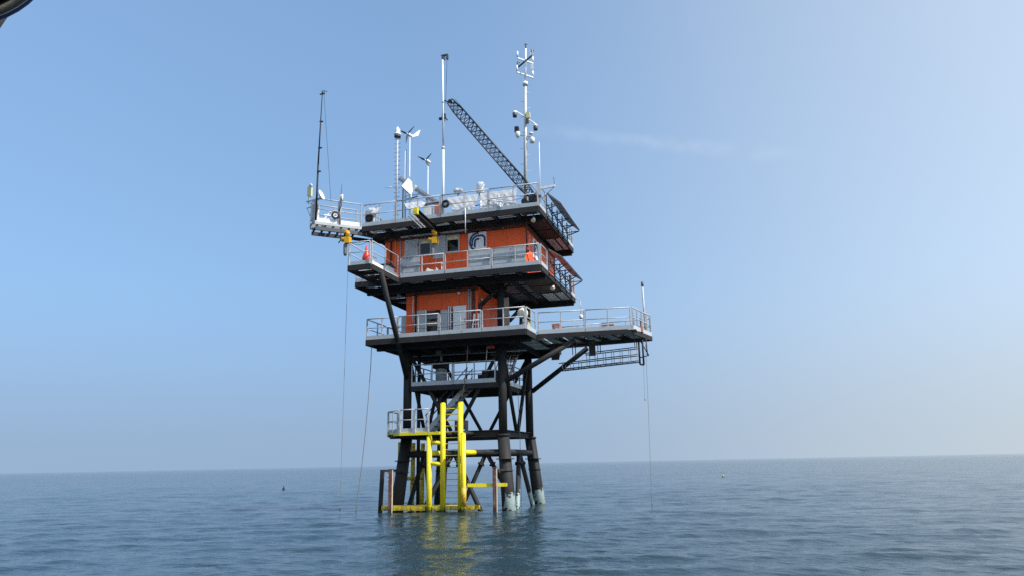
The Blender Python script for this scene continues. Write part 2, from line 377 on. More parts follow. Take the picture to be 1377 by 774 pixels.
# long prop under the forward balcony, and struts under the side extension
part('balcony_strut', MB().tube((-2.73, -2.72, 6.95), (-2.25, -7.05, 11.9), 0.135, n=12), 'black_steel', tower)
for a, b in (((2.95, -2.6, 6.55), (6.62, -2.1, 8.56)), ((2.95, 2.6, 6.45), (6.6, 1.3, 8.6))):
    part('extension_strut', MB().tube(a, b, 0.14, n=12), 'black_steel', tower)
for a, b in (((2.55, -2.66, 11.5), (1.62, -2.8, 10.7)), ((2.73, 2.3, 11.75), (2.73, -1.0, 10.1)), ((-2.6, 2.6, 11.7), (-2.8, 1.0, 10.2))):
    part('knee_brace', MB().tube(a, b, 0.12, n=10), 'black_steel', tower)
part('dark_corner_bar', MB().bb(1.53, 1.72, -2.93, -2.76, LOW, 10.8), 'black_steel', tower)  # plain dark upright bar at the cabin corner, down to the deck
part('riser_pipe', MB().tube((-2.45, -1.7, 0.1), (-2.45, -1.7, 8.7), 0.10, n=10), 'black_steel', tower)
part('riser_pipe', MB().tube((-2.1, 0.3, -0.5), (-2.1, 0.3, 8.7), 0.07, n=10), 'black_steel', tower)

# ---- decks
GR = {}
def grating(sx, sy):
    key = (round(sx, 2), round(sy, 2))
    if key not in GR:
        g = MB(); n = max(3, int(sx / 0.034))
        for i in range(n + 1): g.box((-sx / 2 + sx * i / n, 0, 0), (0.014, sy, 0.026))
        for j in range(4): g.box((0, -sy / 2 + 0.02 + (sy - 0.04) * j / 3, 0.004), (sx - 0.02, 0.02, 0.02))
        GR[key] = g.mesh('grating_panel', 'grating_steel')
    return GR[key]
def deck(name, z, x0, x1, y0, y1, inner, bays_x, strip, soffit=None, matb='black_steel', eh=0.30, solid=None):
    """edge channels, joists, an inner floor plate and grating bays along the front and left overhang"""
    d = empty_part(name, tower); ix0, ix1, iy0, iy1 = inner; t = 0.10; zt = z - 0.004
    for a, b in (((x0, y0), (x1, y0)), ((x0, y1), (x1, y1))):
        part('edge_beam', MB().bb(x0, x1, a[1] - t / 2, a[1] + t / 2, zt - eh, zt), matb, d)
    for x in (x0, x1):
        part('edge_beam', MB().bb(x - t / 2, x + t / 2, y0 + t / 2 + .002, y1 - t / 2 - .002, zt - eh, zt - .003), matb, d)
    part('floor_plate', MB().bb(ix0, ix1, iy0, iy1, z - 0.06, z - 0.01), 'dark_plate', d)
    part('main_beam', MB().bb(x0 + .06, x1 - .06, iy0 - 0.1, iy0 + 0.1, z - 0.46, z - 0.07), matb, d)
    part('main_beam', MB().bb(x0 + .06, x1 - .06, iy1 - 0.1, iy1 + 0.1, z - 0.46, z - 0.07), matb, d)
    n = bays_x; pw = (x1 - x0 - t) / n
    jm = MB().bb(-0.09, 0.09, y0 + t / 2 + .003 - y0, iy0 - 0.105 - y0, -0.24, -0.05).mesh('joist', matb)
    for k in range(1, n): inst('joist', jm, d, (x0 + t / 2 + pw * k, y0, z))
    gx_, gy_ = pw - 0.2, iy0 - 0.1 - y0 - 0.1
    if solid: gx_, gy_ = pw - 0.012, iy0 - y0 - 0.16
    gm = MB().box((0, 0.0, 0), (gx_, gy_, 0.03)).mesh('floor_panel', solid) if solid else grating(gx_, gy_)
    pname = 'floor_panel' if solid else 'grating_panel'
    for k in range(n): inst(pname, gm, d, (x0 + t / 2 + pw * (k + 0.5), (y0 + iy0) / 2 - (.025 if solid else 0), z - 0.03))
    if strip:                                    # left overhang
        m_ = strip; ph = (iy1 - iy0) / m_
        jm2 = MB().bb(x0 + t / 2 + .003 - x0, ix0 - x0 - 0.003, -0.07, 0.07, -0.235, -0.05).mesh('joist', matb)
        gm2 = MB().box((0, 0, 0), (ix0 - x0 - 0.14, ph - 0.18, 0.03)).mesh('floor_panel', solid) if solid else grating(ix0 - x0 - 0.14, ph - 0.18)
        for k in range(m_):
            inst('joist', jm2, d, (x0, iy0 + 0.2 + ph * k, z)); inst(pname, gm2, d, ((x0 + ix0) / 2, iy0 + ph * (k + 0.5) + 0.12, z - 0.03))
    if soffit:
        part('floor_plate', MB().bb(ix1 + .005, x1 - .06, iy0 + .11, iy1 - .11, z - 0.055, z - 0.012), 'dark_plate', d)  # floor added above the soffit to stop sun leaking between its plates
        sx0, sx1, sm = soffit; yy = [iy0 + 0.15, iy0 + 1.9, iy0 + 3.6, iy1 - 0.15]
        for q, (a, b) in enumerate(zip(yy[:-1], yy[1:])):
            if q < 2: part('soffit_plate', MB().bb(sx0, sx1 - .07, a, b - 0.06, z - 0.33, z - 0.30), sm, d)
            else:
                xm = (sx0 + sx1) / 2
                for xa, xb in ((sx0, xm - .06), (xm + .06, sx1 - .08)): part('floor_panel', MB().bb(xa, xb, a + .1, b - 0.1, z - 0.13, z - 0.10), 'deck_plate', d)
        for a in yy[1:3]: part('joist', MB().bb(sx0, sx1 - .06, a - 0.05, a + 0.04, z - 0.36, z - 0.12), matb, d)
    return d
dt = deck('top_deck', TOP, -4.86, 5.42, -4.30, 4.15, (-4.1, 4.35, -3.05, 4.05), 8, 5, (4.4, 5.42, 'dark_plate'))
dm = deck('middle_deck', MID, -5.20, 5.42, -4.30, 4.15, (-4.1, 4.35, -2.95, 4.05), 8, 5, (3.9, 5.42, 'brown_steel'), solid='deck_plate')
for q in range(3):
    part('soffit_plate', MB().bb(2.15, 3.72, -2.6 + 1.9 * q, -1.0 + 1.9 * q, MID - .12, MID - .09), 'slate_plate', dm)
dl = deck('lower_deck', LOW, -4.42, 4.58, -4.35, 3.4, (-3.4, 4.5, -3.1, 3.3), 7, 5, solid='slate_plate')
for q in range(4):
    part('floor_panel', MB().bb(3.12, 4.42, -2.8 + 1.25 * q, -1.72 + 1.25 * q, LOW - .12, LOW - .09), 'deck_plate', dl)
# cross beams under the middle and lower decks
for z, d, n in ((MID, dm, 5), (LOW, dl, 6)):
    for k in range(n):
        x = -3.3 + 6.6 * k / (n - 1)
        part('cross_beam', MB().bb(x - 0.07, x + 0.07, -2.84, 3.1, z - 0.40, z - 0.07), 'black_steel', d)
    for a, b in (((-3.2, -2.6), (0, 3)), ((3.2, -2.6), (0, 3))):
        part('wind_brace', MB().bar((a[0], a[1], z - 0.48), (b[0], b[1], z - 0.48), 0.12, 0.10), 'black_steel', d)
for x0, x1, y0, y1 in ((3.25, 4.3, -4.2, 0), ):
    pass
# forward balcony of the middle deck
bal = empty_part('balcony', tower); bx0, bx1, by0, by1 = -3.86, -2.56, -7.52, -4.36
for a, b in (((bx0, by0), (bx1, by0)),):
    part('edge_beam', MB().bb(bx0, bx1, by0 - .05, by0 + .05, MID - .28, MID - .004), 'black_steel', bal)
for x in (bx0, bx1): part('edge_beam', MB().bb(x - .05, x + .05, by0 + .052, by1, MID - .28, MID - .007), 'black_steel', bal)
for k in range(1, 3): part('joist', MB().bb(bx0 + .055, bx1 - .055, by0 + 1.05 * k - .12, by0 + 1.05 * k + .12, MID - .25, MID - .06), 'black_steel', bal)
gm = MB().box((0, 0, 0), (1.0, .75, .03)).mesh('floor_panel', 'deck_plate')
for k in range(3): inst('floor_panel', gm, bal, ((bx0 + bx1) / 2, by0 + 0.52 + 1.05 * k, MID - .03))
# side extension of the lower deck
ext = empty_part('side_extension', tower)
E0, E1, E2, E3 = (4.66, -2.50), (9.62, -2.10), (10.32, 0.75), (4.66, 1.45)
for a, b in ((E0, E1), (E1, E2), (E2, E3)):
    part('edge_beam', MB().bar((*a, LOW - .13), (*b, LOW - .13), 0.09, 0.24), 'black_steel', ext)
for k in range(1, 5):
    t = k / 5; a = V((*E0, 0)).lerp(V((*E1, 0)), t); b = V((*E3, 0)).lerp(V((*E2, 0)), t)
    part('joist', MB().bar((a.x, a.y + .06, LOW - .16), (b.x, b.y - .06, LOW - .16), 0.13, 0.22), 'black_steel', ext)
part('main_beam', MB().bar((4.7, -0.6, LOW - .36), (9.9, -0.5, LOW - .36), 0.16, 0.16), 'black_steel', ext)
EXTP = MB().box((0, 0, 0), (.84, 3.0, .03)).mesh('floor_panel', 'deck_plate')
for k in range(5):
    t = (k + .5) / 5; a = V((*E0, 0)).lerp(V((*E1, 0)), t); b = V((*E3, 0)).lerp(V((*E2, 0)), t)
    inst('floor_panel', EXTP, ext, (a.x * .5 + b.x * .5, a.y * .5 + b.y * .5, LOW - .03))
part('bracket_plate', MB().bar((5.32, -1.2, LOW - .35), (5.32, -1.2, LOW - 1.25), 0.42, 0.08, (0, 1, 0)), 'black_steel', ext)
part('bracket_plate', MB().bar((7.35, -1.2, LOW - .3), (7.35, -1.2, LOW - 1.15), 0.34, 0.08, (0, 1, 0)), 'brown_steel', ext)
# diagonal walkway from the corner of the top deck
wk = empty_part('corner_walkway', tower)
WA, WB = V((-4.90, -4.34, TOP)), V((-6.84, -6.14, TOP)); wd = (WB - WA).normalized(); wn_ = V((wd.y, -wd.x, 0)); wn_ = wn_ if wn_.x < 0 else -wn_   # towards the far side
WW = 1.05
WC, WD = WB + wn_ * WW, WA + wn_ * WW
for a, b in ((WA, WB), (WD, WC)): part('edge_beam', MB().bar(a - V((0, 0, .09)), b - V((0, 0, .09)), 0.07, 0.16), 'grey_paint', wk)
for a, b in ((WA, WB), (WD, WC)): part('stringer', MB().bar(a + wd * 0.2 - V((0, 0, .40)), b - wd * 0.1 - V((0, 0, .40)), 0.10, 0.2), 'dark_grey', wk)
for k in range(6):
    a = WA + wd * (0.25 + 0.44 * k); part('joist', MB().bar(a - V((0, 0, .23)), a + wn_ * WW - V((0, 0, .23)), 0.10, 0.11), 'black_steel', wk)
fp = MB()
for k in range(36):
    a = WA + wd * (0.05 + 0.073 * k) - V((0, 0, .02)); fp.bar(a + wn_ * .04, a + wn_ * (WW - .04), 0.014, 0.03)
part('grating_panel', fp, 'grating_steel', wk)
part('corner_plate', MB().prism([(WA.x + .02, WA.y + .06), (-4.93, -2.55), (WD.x + .03, WD.y + .05)], TOP - .07, TOP - .03), 'dark_plate', wk)
part('edge_beam', MB().bar((WD.x, WD.y + .04, TOP - .09), (-4.92, -2.5, TOP - .09), .07, .16), 'grey_paint', wk)
for a, b in ((WA + wd * .18, V((-3.9, -3.2, TOP))), (WD + wd * .18, V((-4.4, -2.3, TOP)))): part('stringer', MB().bar(a - V((0, 0, .42)), b - V((0, 0, .42)), 0.10, 0.18), 'black_steel', wk)
# intermediate deck inside the legs
it = empty_part('intermediate_deck', tower)
for y in (-2.85, 2.4): part('edge_beam', MB().bb(-2.42, 2.55, y - .05, y + .05, INT - .28, INT - .004), 'black_steel', it)
for x in (-2.42, 2.55): part('edge_beam', MB().bb(x - .05, x + .05, -2.798, 2.348, INT - .28, INT - .007), 'black_steel', it)
part('floor_plate', MB().bb(-2.36, 0.1, -1.3, 2.34, INT - .06, INT - .01), 'dark_plate', it)
part('floor_plate', MB().bb(0.12, 2.49, -2.79, 2.34, INT - .06, INT - .01), 'dark_plate', it)
for k in range(4): part('joist', MB().bb(-2.36, 2.49, -2.1 + 1.3 * k, -1.95 + 1.3 * k, INT - .25, INT - .065), 'black_steel', it)
inst('grating_panel', grating(2.3, 1.3), it, (-1.15, -2.05 - .1, INT - .03))

# ------------------------------------------------------------------ railings
POST = {}
def railing(label, pts, z, h=1.12, toe=0.22, panel=2.55, mids=1, double=True, mt='galvanised', pw=0.058, toe_mat='grey_paint', skip_toe=False, group='guard railings round the decks', start=True):
    """posts, top and middle rails and toe boards along a polyline of (x, y)"""
    r = thing('guard_railing', label, 'railing', (pts[0][0], pts[0][1], z), group)
    key = (round(h, 2), pw, mt)
    if key not in POST: POST[key] = MB().bb(-pw / 2, pw / 2, -pw / 2, pw / 2, -0.06, h - 0.01).mesh('post', mt)
    for a2, b2 in zip(pts[:-1], pts[1:]):
        a = V((*a2, z)); b = V((*b2, z)); ln = (b - a).length; d = (b - a) / ln; n = max(1, round(ln / panel)); s = d.cross(V((0, 0, 1)))
        for k in range(n):
            p0 = a + d * (ln * k / n + 0.045); p1 = a + d * (ln * (k + 1) / n - 0.045); L_ = (p1 - p0).length
            ps = [p0] + [p0 + d * (L_ * (i + 1) / (mids + 1)) for i in range(mids)] + [p1]
            for q in ps: inst('post', POST[key], r, q)
            part('top_rail', MB().tube(p0 + V((0, 0, h)), p1 + V((0, 0, h)), 0.032, n=6), mt, r)
            part('middle_rail', MB().tube(p0 + V((0, 0, h * .55)), p1 + V((0, 0, h * .55)), 0.025, n=6), mt, r)
            if toe and not skip_toe:
                part('toe_board', MB().bar(p0 + V((0, 0, toe / 2 - .01)) + s * 0.036, p1 + V((0, 0, toe / 2 - .01)) + s * 0.036, 0.008, toe, (0, 0, 1)), toe_mat, r)
    return r
railing('grey railing along the front edge of the top deck', [(-4.86, -4.3), (-2.82, -4.3), (-0.13, -4.3), (2.65, -4.3), (5.42, -4.3)], TOP, h=1.28, panel=3)
railing('short sloping-away railing at the near right corner of the top deck', [(5.42, -4.24), (5.42, -2.82)], TOP, h=1.25, mids=0)
railing('grey railing at the rear right corner of the top deck', [(5.42, 2.55), (5.42, 4.1)], TOP, h=1.15)
railing('grey railing along the back edge of the top deck', [(5.4, 4.15), (-4.8, 4.15)], TOP, h=1.15)
railing('grey railing on the left side of the top deck', [(-4.86, 4.1), (-4.86, -3.3)], TOP, h=1.15)
railing('white-lit railing on the near side of the corner walkway', [(WA.x, WA.y), (WB.x, WB.y)], TOP, h=1.32, toe=0.24, toe_mat='white_paint', panel=3, mt='galvanised')  # white toe board: the sun on this side is put into its colour
railing('railing on the far side of the corner walkway', [(WD.x, WD.y), (WC.x, WC.y)], TOP, h=1.32, toe=0.22, panel=3)
railing('short railing closing the outer end of the corner walkway', [(WB.x + wn_.x * .08, WB.y + wn_.y * .08), (WC.x - wn_.x * .05, WC.y - wn_.y * .05)], TOP, h=1.32, toe=0.2, panel=3, mids=0)
railing('grey railing along the front edge of the middle deck below the logo sign', [(-2.5, -4.3), (0.11, -4.3), (2.76, -4.3), (5.40, -4.3)], MID, h=1.12, panel=3)
railing('short railing at the near right corner of the middle deck', [(5.42, -4.24), (5.42, -2.80)], MID, h=1.12, mids=0)
railing('railing at the rear right corner of the middle deck', [(5.42, 2.7), (5.42, 4.1)], MID, h=1.12)
railing('railing along the back of the middle deck', [(5.4, 4.15), (-5.15, 4.15)], MID, h=1.12)
railing('sunlit railing on the right side of the forward balcony', [(-2.56, -4.42), (-2.56, -7.5)], MID, h=1.2, panel=3.2, toe_mat='white_paint')  # toe board coloured white for the sunlight falling on it
railing('railing on the front end of the forward balcony behind the red float', [(-2.6, -7.52), (-3.86, -7.52)], MID, h=1.2, mids=0)
railing('railing on the left side of the forward balcony', [(-3.86, -7.46), (-3.86, -4.4)], MID, h=1.2, panel=3.2)
railing('railing on the far left side of the middle deck', [(-5.2, -4.25), (-5.2, 4.1)], MID, h=1.12)
railing('short railing on the left front of the middle deck behind the balcony', [(-5.18, -4.3), (-3.92, -4.3)], MID, h=1.12, mids=0)
railing('long grey railing along the front edge of the lower deck', [(-4.42, -4.35), (-2.55, -4.35), (-0.16, -4.35), (2.2, -4.35), (4.58, -4.35)], LOW, h=1.14, panel=3)
railing('railing on the left side of the lower deck', [(-4.42, -4.3), (-4.42, 3.3)], LOW, h=1.14)
railing('railing along the back of the lower deck', [(-4.4, 3.4), (4.5, 3.4)], LOW, h=1.14)
railing('short railing between the white ball and the side extension', [(4.58, -4.28), (4.62, -2.58)], LOW, h=1.14)
railing('railing along the front of the side extension', [(E0[0] + .05, E0[1]), (7.22, -2.29), E1], LOW, h=1.14, panel=3)
railing('railing across the outer end of the side extension', [(9.68, -2.05), E2], LOW, h=1.14, panel=1.5)
railing('railing along the far edge of the side extension', [E2, E3], LOW, h=1.0, panel=2.9)
railing('railing along the front of the deck between the tower legs', [(-2.4, -2.87), (0.05, -2.87), (2.46, -2.87)], INT, h=1.14, panel=3)
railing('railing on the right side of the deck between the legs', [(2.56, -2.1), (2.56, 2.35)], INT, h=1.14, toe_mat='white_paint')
railing('railing along the back of the deck between the legs', [(2.5, 2.41), (-2.36, 2.41)], INT, h=1.14)
railing('railing on the left side of the deck between the legs', [(-2.42, 2.3), (-2.42, -2.3)], INT, h=1.14)

# ------------------------------------------------------------------ huts
def logo(parent, o, ux, uz, nrm, w, h, name='sign_plate'):
    """white plate carrying three concentric blue arches; ux, uz in-plane axes, nrm outwards"""
    o = V(o); ux = V(ux); uz = V(uz); nrm = V(nrm)
    mb = MB(); vs = []
    for dz in (0, 0.03):
        for a, b in ((0, 0), (w, 0), (w, h), (0, h)): vs.append(o + ux * a + uz * b + nrm * dz)
    mb.add(vs, [(0, 1, 2, 3), (4, 5, 6, 7), (0, 1, 5, 4), (1, 2, 6, 5), (2, 3, 7, 6), (3, 0, 4, 7)])
    pl = part(name, mb, 'white_paint', parent)
    def stroke(pts, t=0.108):
        P = [V((x * w, y * h, 0)) for x, y in pts]; L_, Rr = [], []
        for i, q in enumerate(P):
            dd = (P[min(i + 1, len(P) - 1)] - P[max(i - 1, 0)]).normalized(); nn = V((-dd.y, dd.x, 0)) * t / 2
            L_.append(q + nn); Rr.append(q - nn)
        s = MB(); vv = []
        for dz in (0.032, 0.040):
            for q in L_ + Rr: vv.append(o + ux * q.x + uz * q.y + nrm * dz)
        n = len(P); fs = []
        for i in range(n - 1):
            fs += [(2 * n + i, 2 * n + i + 1, 3 * n + i + 1, 3 * n + i), (i, n + i, n + i + 1, i + 1), (i, i + 1, 2 * n + i + 1, 2 * n + i), (n + i, 3 * n + i, 3 * n + i + 1, n + i + 1)]
        s.add(vv, fs); part('logo_arch', s, 'navy', pl)
    def arc(cx, cy, rx, ry, a0, a1, n=18): return [(cx + rx * math.cos(R(a0 + (a1 - a0) * i / n)), cy + ry * math.sin(R(a0 + (a1 - a0) * i / n))) for i in range(n + 1)]
    stroke(arc(0.50, 0.43, 0.41, 0.46, 78, 248) + [(0.38, 0.055)])
    stroke([(0.215, 0.22), (0.215, 0.36)] + arc(0.52, 0.42, 0.305, 0.33, 180, 90, 10)[1:] + [(0.62, 0.75)] + arc(0.72, 0.56, 0.20, 0.19, 90, 0, 8) + [(0.92, 0.4), (0.92, 0.13)])
    stroke([(0.36, 0.13), (0.36, 0.36)] + arc(0.52, 0.40, 0.16, 0.18, 180, 90, 8)[1:] + [(0.61, 0.58)])
    return pl
def wall_panels(parent, x0, x1, y0, y1, z0, z1, n, ny):
    part('wall_core', MB().bb(x0 + .03, x1 - .03, y0 + .03, y1 - .03, z0, z1), 'orange_paint', parent)
    w = (x1 - x0) / n
    for k in range(n): part('wall_panel', MB().bb(x0 + w * k + .006, x0 + w * (k + 1) - .006, y0, y0 + .028, z0, z1 - .01), 'orange_paint', parent)
    d = (y1 - y0) / ny
    for k in range(ny):
        for xx in (x0, x1 - .028): part('wall_panel', MB().bb(xx, xx + .028, y0 + d * k + .03, y0 + d * (k + 1) - .006, z0, z1 - .01), 'orange_paint', parent)
def window(parent, x0, x1, z0, z1, y, blind=0.2):
    f = MB(); t = 0.07
    f.bb(x0, x1, y - .05, y - .002, z1 - t, z1); f.bb(x0, x1, y - .05, y - .002, z0, z0 + t); f.bb(x0, x0 + t, y - .05, y - .002, z0 + t, z1 - t); f.bb(x1 - t, x1, y - .05, y - .002, z0 + t, z1 - t)
    w = part('window', f, 'grey_paint', parent)
    part('pane', MB().bb(x0 + t, x1 - t, y - .02, y - .004, z0 + t, z1 - t), 'window_glass', w)
    if blind: part('blind', MB().bb(x0 + t + .01, x1 - t - .01, y - .032, y - .024, z1 - t - blind, z1 - t - .01), 'blind', w)
HY = -3.07
hut = thing('orange_hut', 'bright orange cabin with logo sign and two dark windows on the middle deck', 'cabin', (0, 0, MID))
wall_panels(hut, -4.05, 4.30, HY, 3.9, MID + .002, 15.0, 8, 6)
part('eaves_shade_band', MB().bb(-4.07, 4.32, HY - .035, HY - .003, 14.72, 15.02), 'dirty_shaded_orange', hut)  # deep shade and dirt at the wall top, painted as a dark band
part('eaves_shade_band', MB().bb(4.305, 4.335, HY + .05, 3.85, 14.72, 15.02), 'dirty_shaded_orange', hut)  # side wall: overhang shade and dirt put into the band's colour
dr = part('door', MB().bb(-2.80, -1.95, HY - .045, HY - .003, MID + .05, 14.72), 'grey_paint', hut)
part('handle', MB().tube((-2.66, HY - .09, 13.4), (-2.66, HY - .09, 13.25), .02, n=6), 'black_rubber', dr)
part('hinge', MB().bb(-2.0, -1.96, HY - .06, HY - .047, 14.3, 14.45), 'black_rubber', dr)
window(hut, -1.90, -1.17, 13.72, 14.68, HY); window(hut, -0.26, 0.52, 13.72, 14.72, HY)
part('panel_plate', MB().bb(-1.06, -0.30, HY - .04, HY - .003, 13.45, 14.78), 'grey_paint', hut)
logo(hut, (1.05, HY - .005, 13.72), (1, 0, 0), (0, 0, 1), (0, -1, 0), 1.04, 1.06)
logo(hut, (4.305, -1.55, 13.45), (0, 1, 0), (0, 0, 1), (1, 0, 0), 1.1, 1.12)
dp = part('down_pipe', MB().tube((-3.62, HY - .10, 12.4), (-3.62, HY - .10, 14.7), .045, n=8), 'black_steel', hut)
for x, m_ in ((-3.36, 'galvanised'), (-3.05, 'galvanised')): part('conduit', MB().tube((x, HY - .05, 12.4), (x, HY - .05, 14.75), .022, n=6), m_, hut)
part('fire_pipe', MB().tube((4.42, HY - .13, 13.5), (4.42, HY - .13, 15.0), .06, n=8), 'dirty_shaded_orange', hut)
vb = part('valve', MB().lathe([(.05, 0), (.13, .05), (.15, .12), (.12, .2), (.06, .26)], (4.42, HY - .13, 13.25), n=12), 'dirty_shaded_orange', hut)
part('hand_wheel', MB().torus((4.42, HY - .30, 13.38), .10, .018, (0, 1, 0), 14, 6), 'rust', vb)
part('conduit', MB().tube((4.36, -2.45, 13.55), (4.36, -2.45, 14.6), .022, n=6), 'galvanised', hut)
hs = [(4.35, HY - .12, 13.3), (4.45, HY - .16, 13.05), (4.5, HY - .14, 12.75), (4.38, HY - .12, 12.45), (4.3, HY - .12, 12.25)]
part('hose', MB().path(hs, .022), 'black_rubber', hut)
part('tray', MB().bb(-3.0, 1.0, HY - .16, HY - .04, 14.86, 14.94), 'galvanised', hut)
for x in (-2.4, -1.5, 3.1): part('lamp', MB().lathe([(.03, 0), (.08, .03), (.09, .14), (.05, .17)], (x, HY - .14, 14.55 + .15), n=10), 'dark_grey', hut)

LYF = -2.95
lhut = thing('orange_hut', 'lower orange cabin with open dark doorway and white panel below the middle deck', 'cabin', (0, 0, LOW))
wall_panels(lhut, -2.72, 1.52, LYF, 2.7, LOW + .002, 11.72, 4, 5)
part('eaves_shade_band', MB().bb(-2.74, 1.54, LYF - .03, LYF - .003, 11.5, 11.73), 'dirty_shaded_orange', lhut)  # shade and dirt below the deck painted along this wall top
part('shutter', MB().bb(-2.2, -1.52, LYF - .05, LYF - .003, LOW + .25, 10.64), 'grey_paint', lhut)
dw = part('doorway', MB().bb(-1.5, -.66, LYF - .012, LYF - .003, LOW + .1, 10.6), 'window_glass', lhut)
part('post', MB().bb(-1.53, -1.47, LYF - .07, LYF - .013, LOW + .1, 10.62), 'white_paint', dw)
part('shelf_load', MB().bb(-1.42, -.72, LYF - .05, LYF - .014, 9.72, 9.98), 'wood', dw)
part('shelf_load', MB().bb(-1.44, -.70, LYF - .04, LYF - .014, 10.12, 10.32), 'slate_plate', dw)
part('shelf_load', MB().bb(-1.44, -.70, LYF - .04, LYF - .014, 9.16, 9.32), 'dark_grey', dw)
part('shutter', MB().bb(-.62, -.22, LYF - .05, LYF - .003, LOW + .2, 10.55), 'grey_paint', lhut)
part('post', MB().tube((-.16, LYF - .05, LOW + .05), (-.16, LYF - .05, 10.75), .035, n=8), 'white_paint', lhut)
part('post', MB().tube((-.04, LYF - .05, LOW + .05), (-.04, LYF - .05, 10.75), .03, n=8), 'white_paint', lhut)
part('doorway', MB().bb(-.02, .1, LYF - .012, LYF - .003, LOW + .1, 10.6), 'window_glass', lhut)
fr = part('white_door', MB().bb(.11, .86, LYF - .06, LYF - .003, LOW + .2, 10.72), 'white_paint', lhut)
part('handle', MB().bb(.78, .81, LYF - .09, LYF - .062, 9.8, 10.0), 'dark_grey', fr)
for x in (1.0, 1.1, 1.24, 1.34): part('conduit', MB().tube((x, LYF - .05, LOW + .05), (x, LYF - .05, 11.6), .03, n=6), 'grey_paint' if x < 1.2 else 'brown_steel', lhut)
part('conduit', MB().tube((-2.28, LYF - .06, 10.0), (-2.28, LYF - .06, 11.5), .028, n=6), 'white_paint', lhut)
part('down_pipe', MB().tube((-2.10, LYF - .08, LOW + .05), (-2.10, LYF - .08, 11.6), .05, n=8), 'black_steel', lhut)
part('lamp', MB().sphere((.45, LYF - .1, 11.42), .09, 8), 'cream_plastic', lhut)
part('lamp', MB().sphere((1.62, -2.5, 11.05), .10, 8), 'cream_plastic', lhut)
part('cabinet', MB().bb(-3.05, -2.76, LYF + .1, LYF + .5, LOW, 10.4), 'grey_paint', lhut)
for z in (9.6, 9.25):
    pass

# ------------------------------------------------------------------ sheets and goods on the middle deck
def sheet(name, label, x0, x1, z0, z1, y, m_='grey_paint', cat='panel', group=None):
    o = thing(name, label, cat, ((x0 + x1) / 2, y, z0), group)
    n = max(1, round((x1 - x0) / 0.9)); w = (x1 - x0) / n
    for k in range(n): part('sheet', MB().bb(x0 + w * k + .004, x0 + w * (k + 1) - .004, y, y + .02, z0, z1 + random.uniform(-.01, .01)), m_, o)
    part('stiffener', MB().bb(x0 + .02, x1 - .02, y - .022, y - .002, (z0 + z1) / 2 - .02, (z0 + z1) / 2 + .02), m_, o)
    bl = MB()
    for k in range(n):
        for zz in (z0 + .12, z1 - .12): bl.box((x0 + w * k + .1, y - .006, zz), (.04, .008, .04))
    part('bolt_plates', bl, 'dark_grey', o)
    return o
sheet('screen_panel', 'grey sheet screen behind the rail directly under the logo sign', 1.46, 2.72, MID + .02, 13.34, -4.21)
sheet('screen_panel', 'wide grey sheet screen behind the rail right of the logo sign', 2.80, 4.62, MID + .02, 13.34, -4.21)
sheet('screen_panel', 'grey sheet screen behind the rail in front of the cabin door', -2.44, -1.36, MID + .02, 13.42, -4.21)
sk = thing('equipment_cover', 'low pale lumpy cover on the deck behind the rail under the cabin windows', 'cover', (-.72, -3.9, MID))
cm = MB()
g = 9
vs = []
for i in range(g + 1):
    for j in range(g + 1):
        u, v = i / g, j / g; e = min(u, 1 - u, v, 1 - v) * 5
        vs.append((-1.2 + .95 * u, -4.15 + .6 * v, MID + min(1, e) * (.46 + .12 * math.sin(5 * u + 2) + .06 * rng.random())))
cm.add(vs, [(i * (g + 1) + j, (i + 1) * (g + 1) + j, (i + 1) * (g + 1) + j + 1, i * (g + 1) + j + 1) for i in range(g) for j in range(g)], True)
part('cloth', cm, 'galvanised', sk); part('base_board', MB().bb(-1.18, -.28, -4.13, -3.57, MID + .002, MID + .06), 'grey_paint', sk)
vv_ = thing('standpipe', 'small white standpipe with tap behind the middle deck rail', 'pipe', (-.16, -4.0, MID))
part('pipe', MB().tube((-.16, -4.0, MID), (-.16, -4.0, MID + .62), .035, n=8), 'white_paint', vv_); part('tap', MB().lathe([(.03, 0), (.08, .04), (.06, .12)], (-.16, -4.0, MID + .6), n=8).tube((-.16, -4.0, MID + .66), (-.02, -4.05, MID + .62), .03, n=6), 'white_paint', vv_)

bu = thing('marker_float', 'red teardrop float with pointed top on the forward balcony', 'float', (-3.21, -6.8, MID))
part('body', MB().lathe([(.02, .0), (.13, .02), (.20, .12), (.225, .26), (.21, .38), (.15, .52), (.09, .70), (.05, .92), (.015, 1.0)], (-3.21, -6.8, MID + .2), n=16), 'red_plastic', bu)
part('stand', MB().tube((-3.21, -6.8, MID), (-3.21, -6.8, MID + .2), .08, n=10), 'dark_grey', bu); part('eye', MB().torus((-3.21, -6.8, MID + 1.2), .03, .01, (0, 1, 0), 10, 6), 'galvanised', bu)
bo = thing('deck_box', 'dark box with grey lid at the back of the forward balcony', 'box', (-2.95, -4.9, MID))
part('body', MB().bb(-3.5, -2.75, -5.3, -4.5, MID + .002, MID + .5), 'white_paint', bo); part('lid', MB().bb(-3.55, -2.7, -5.35, -4.45, MID + .502, MID + .58), 'black_rubber', bo)

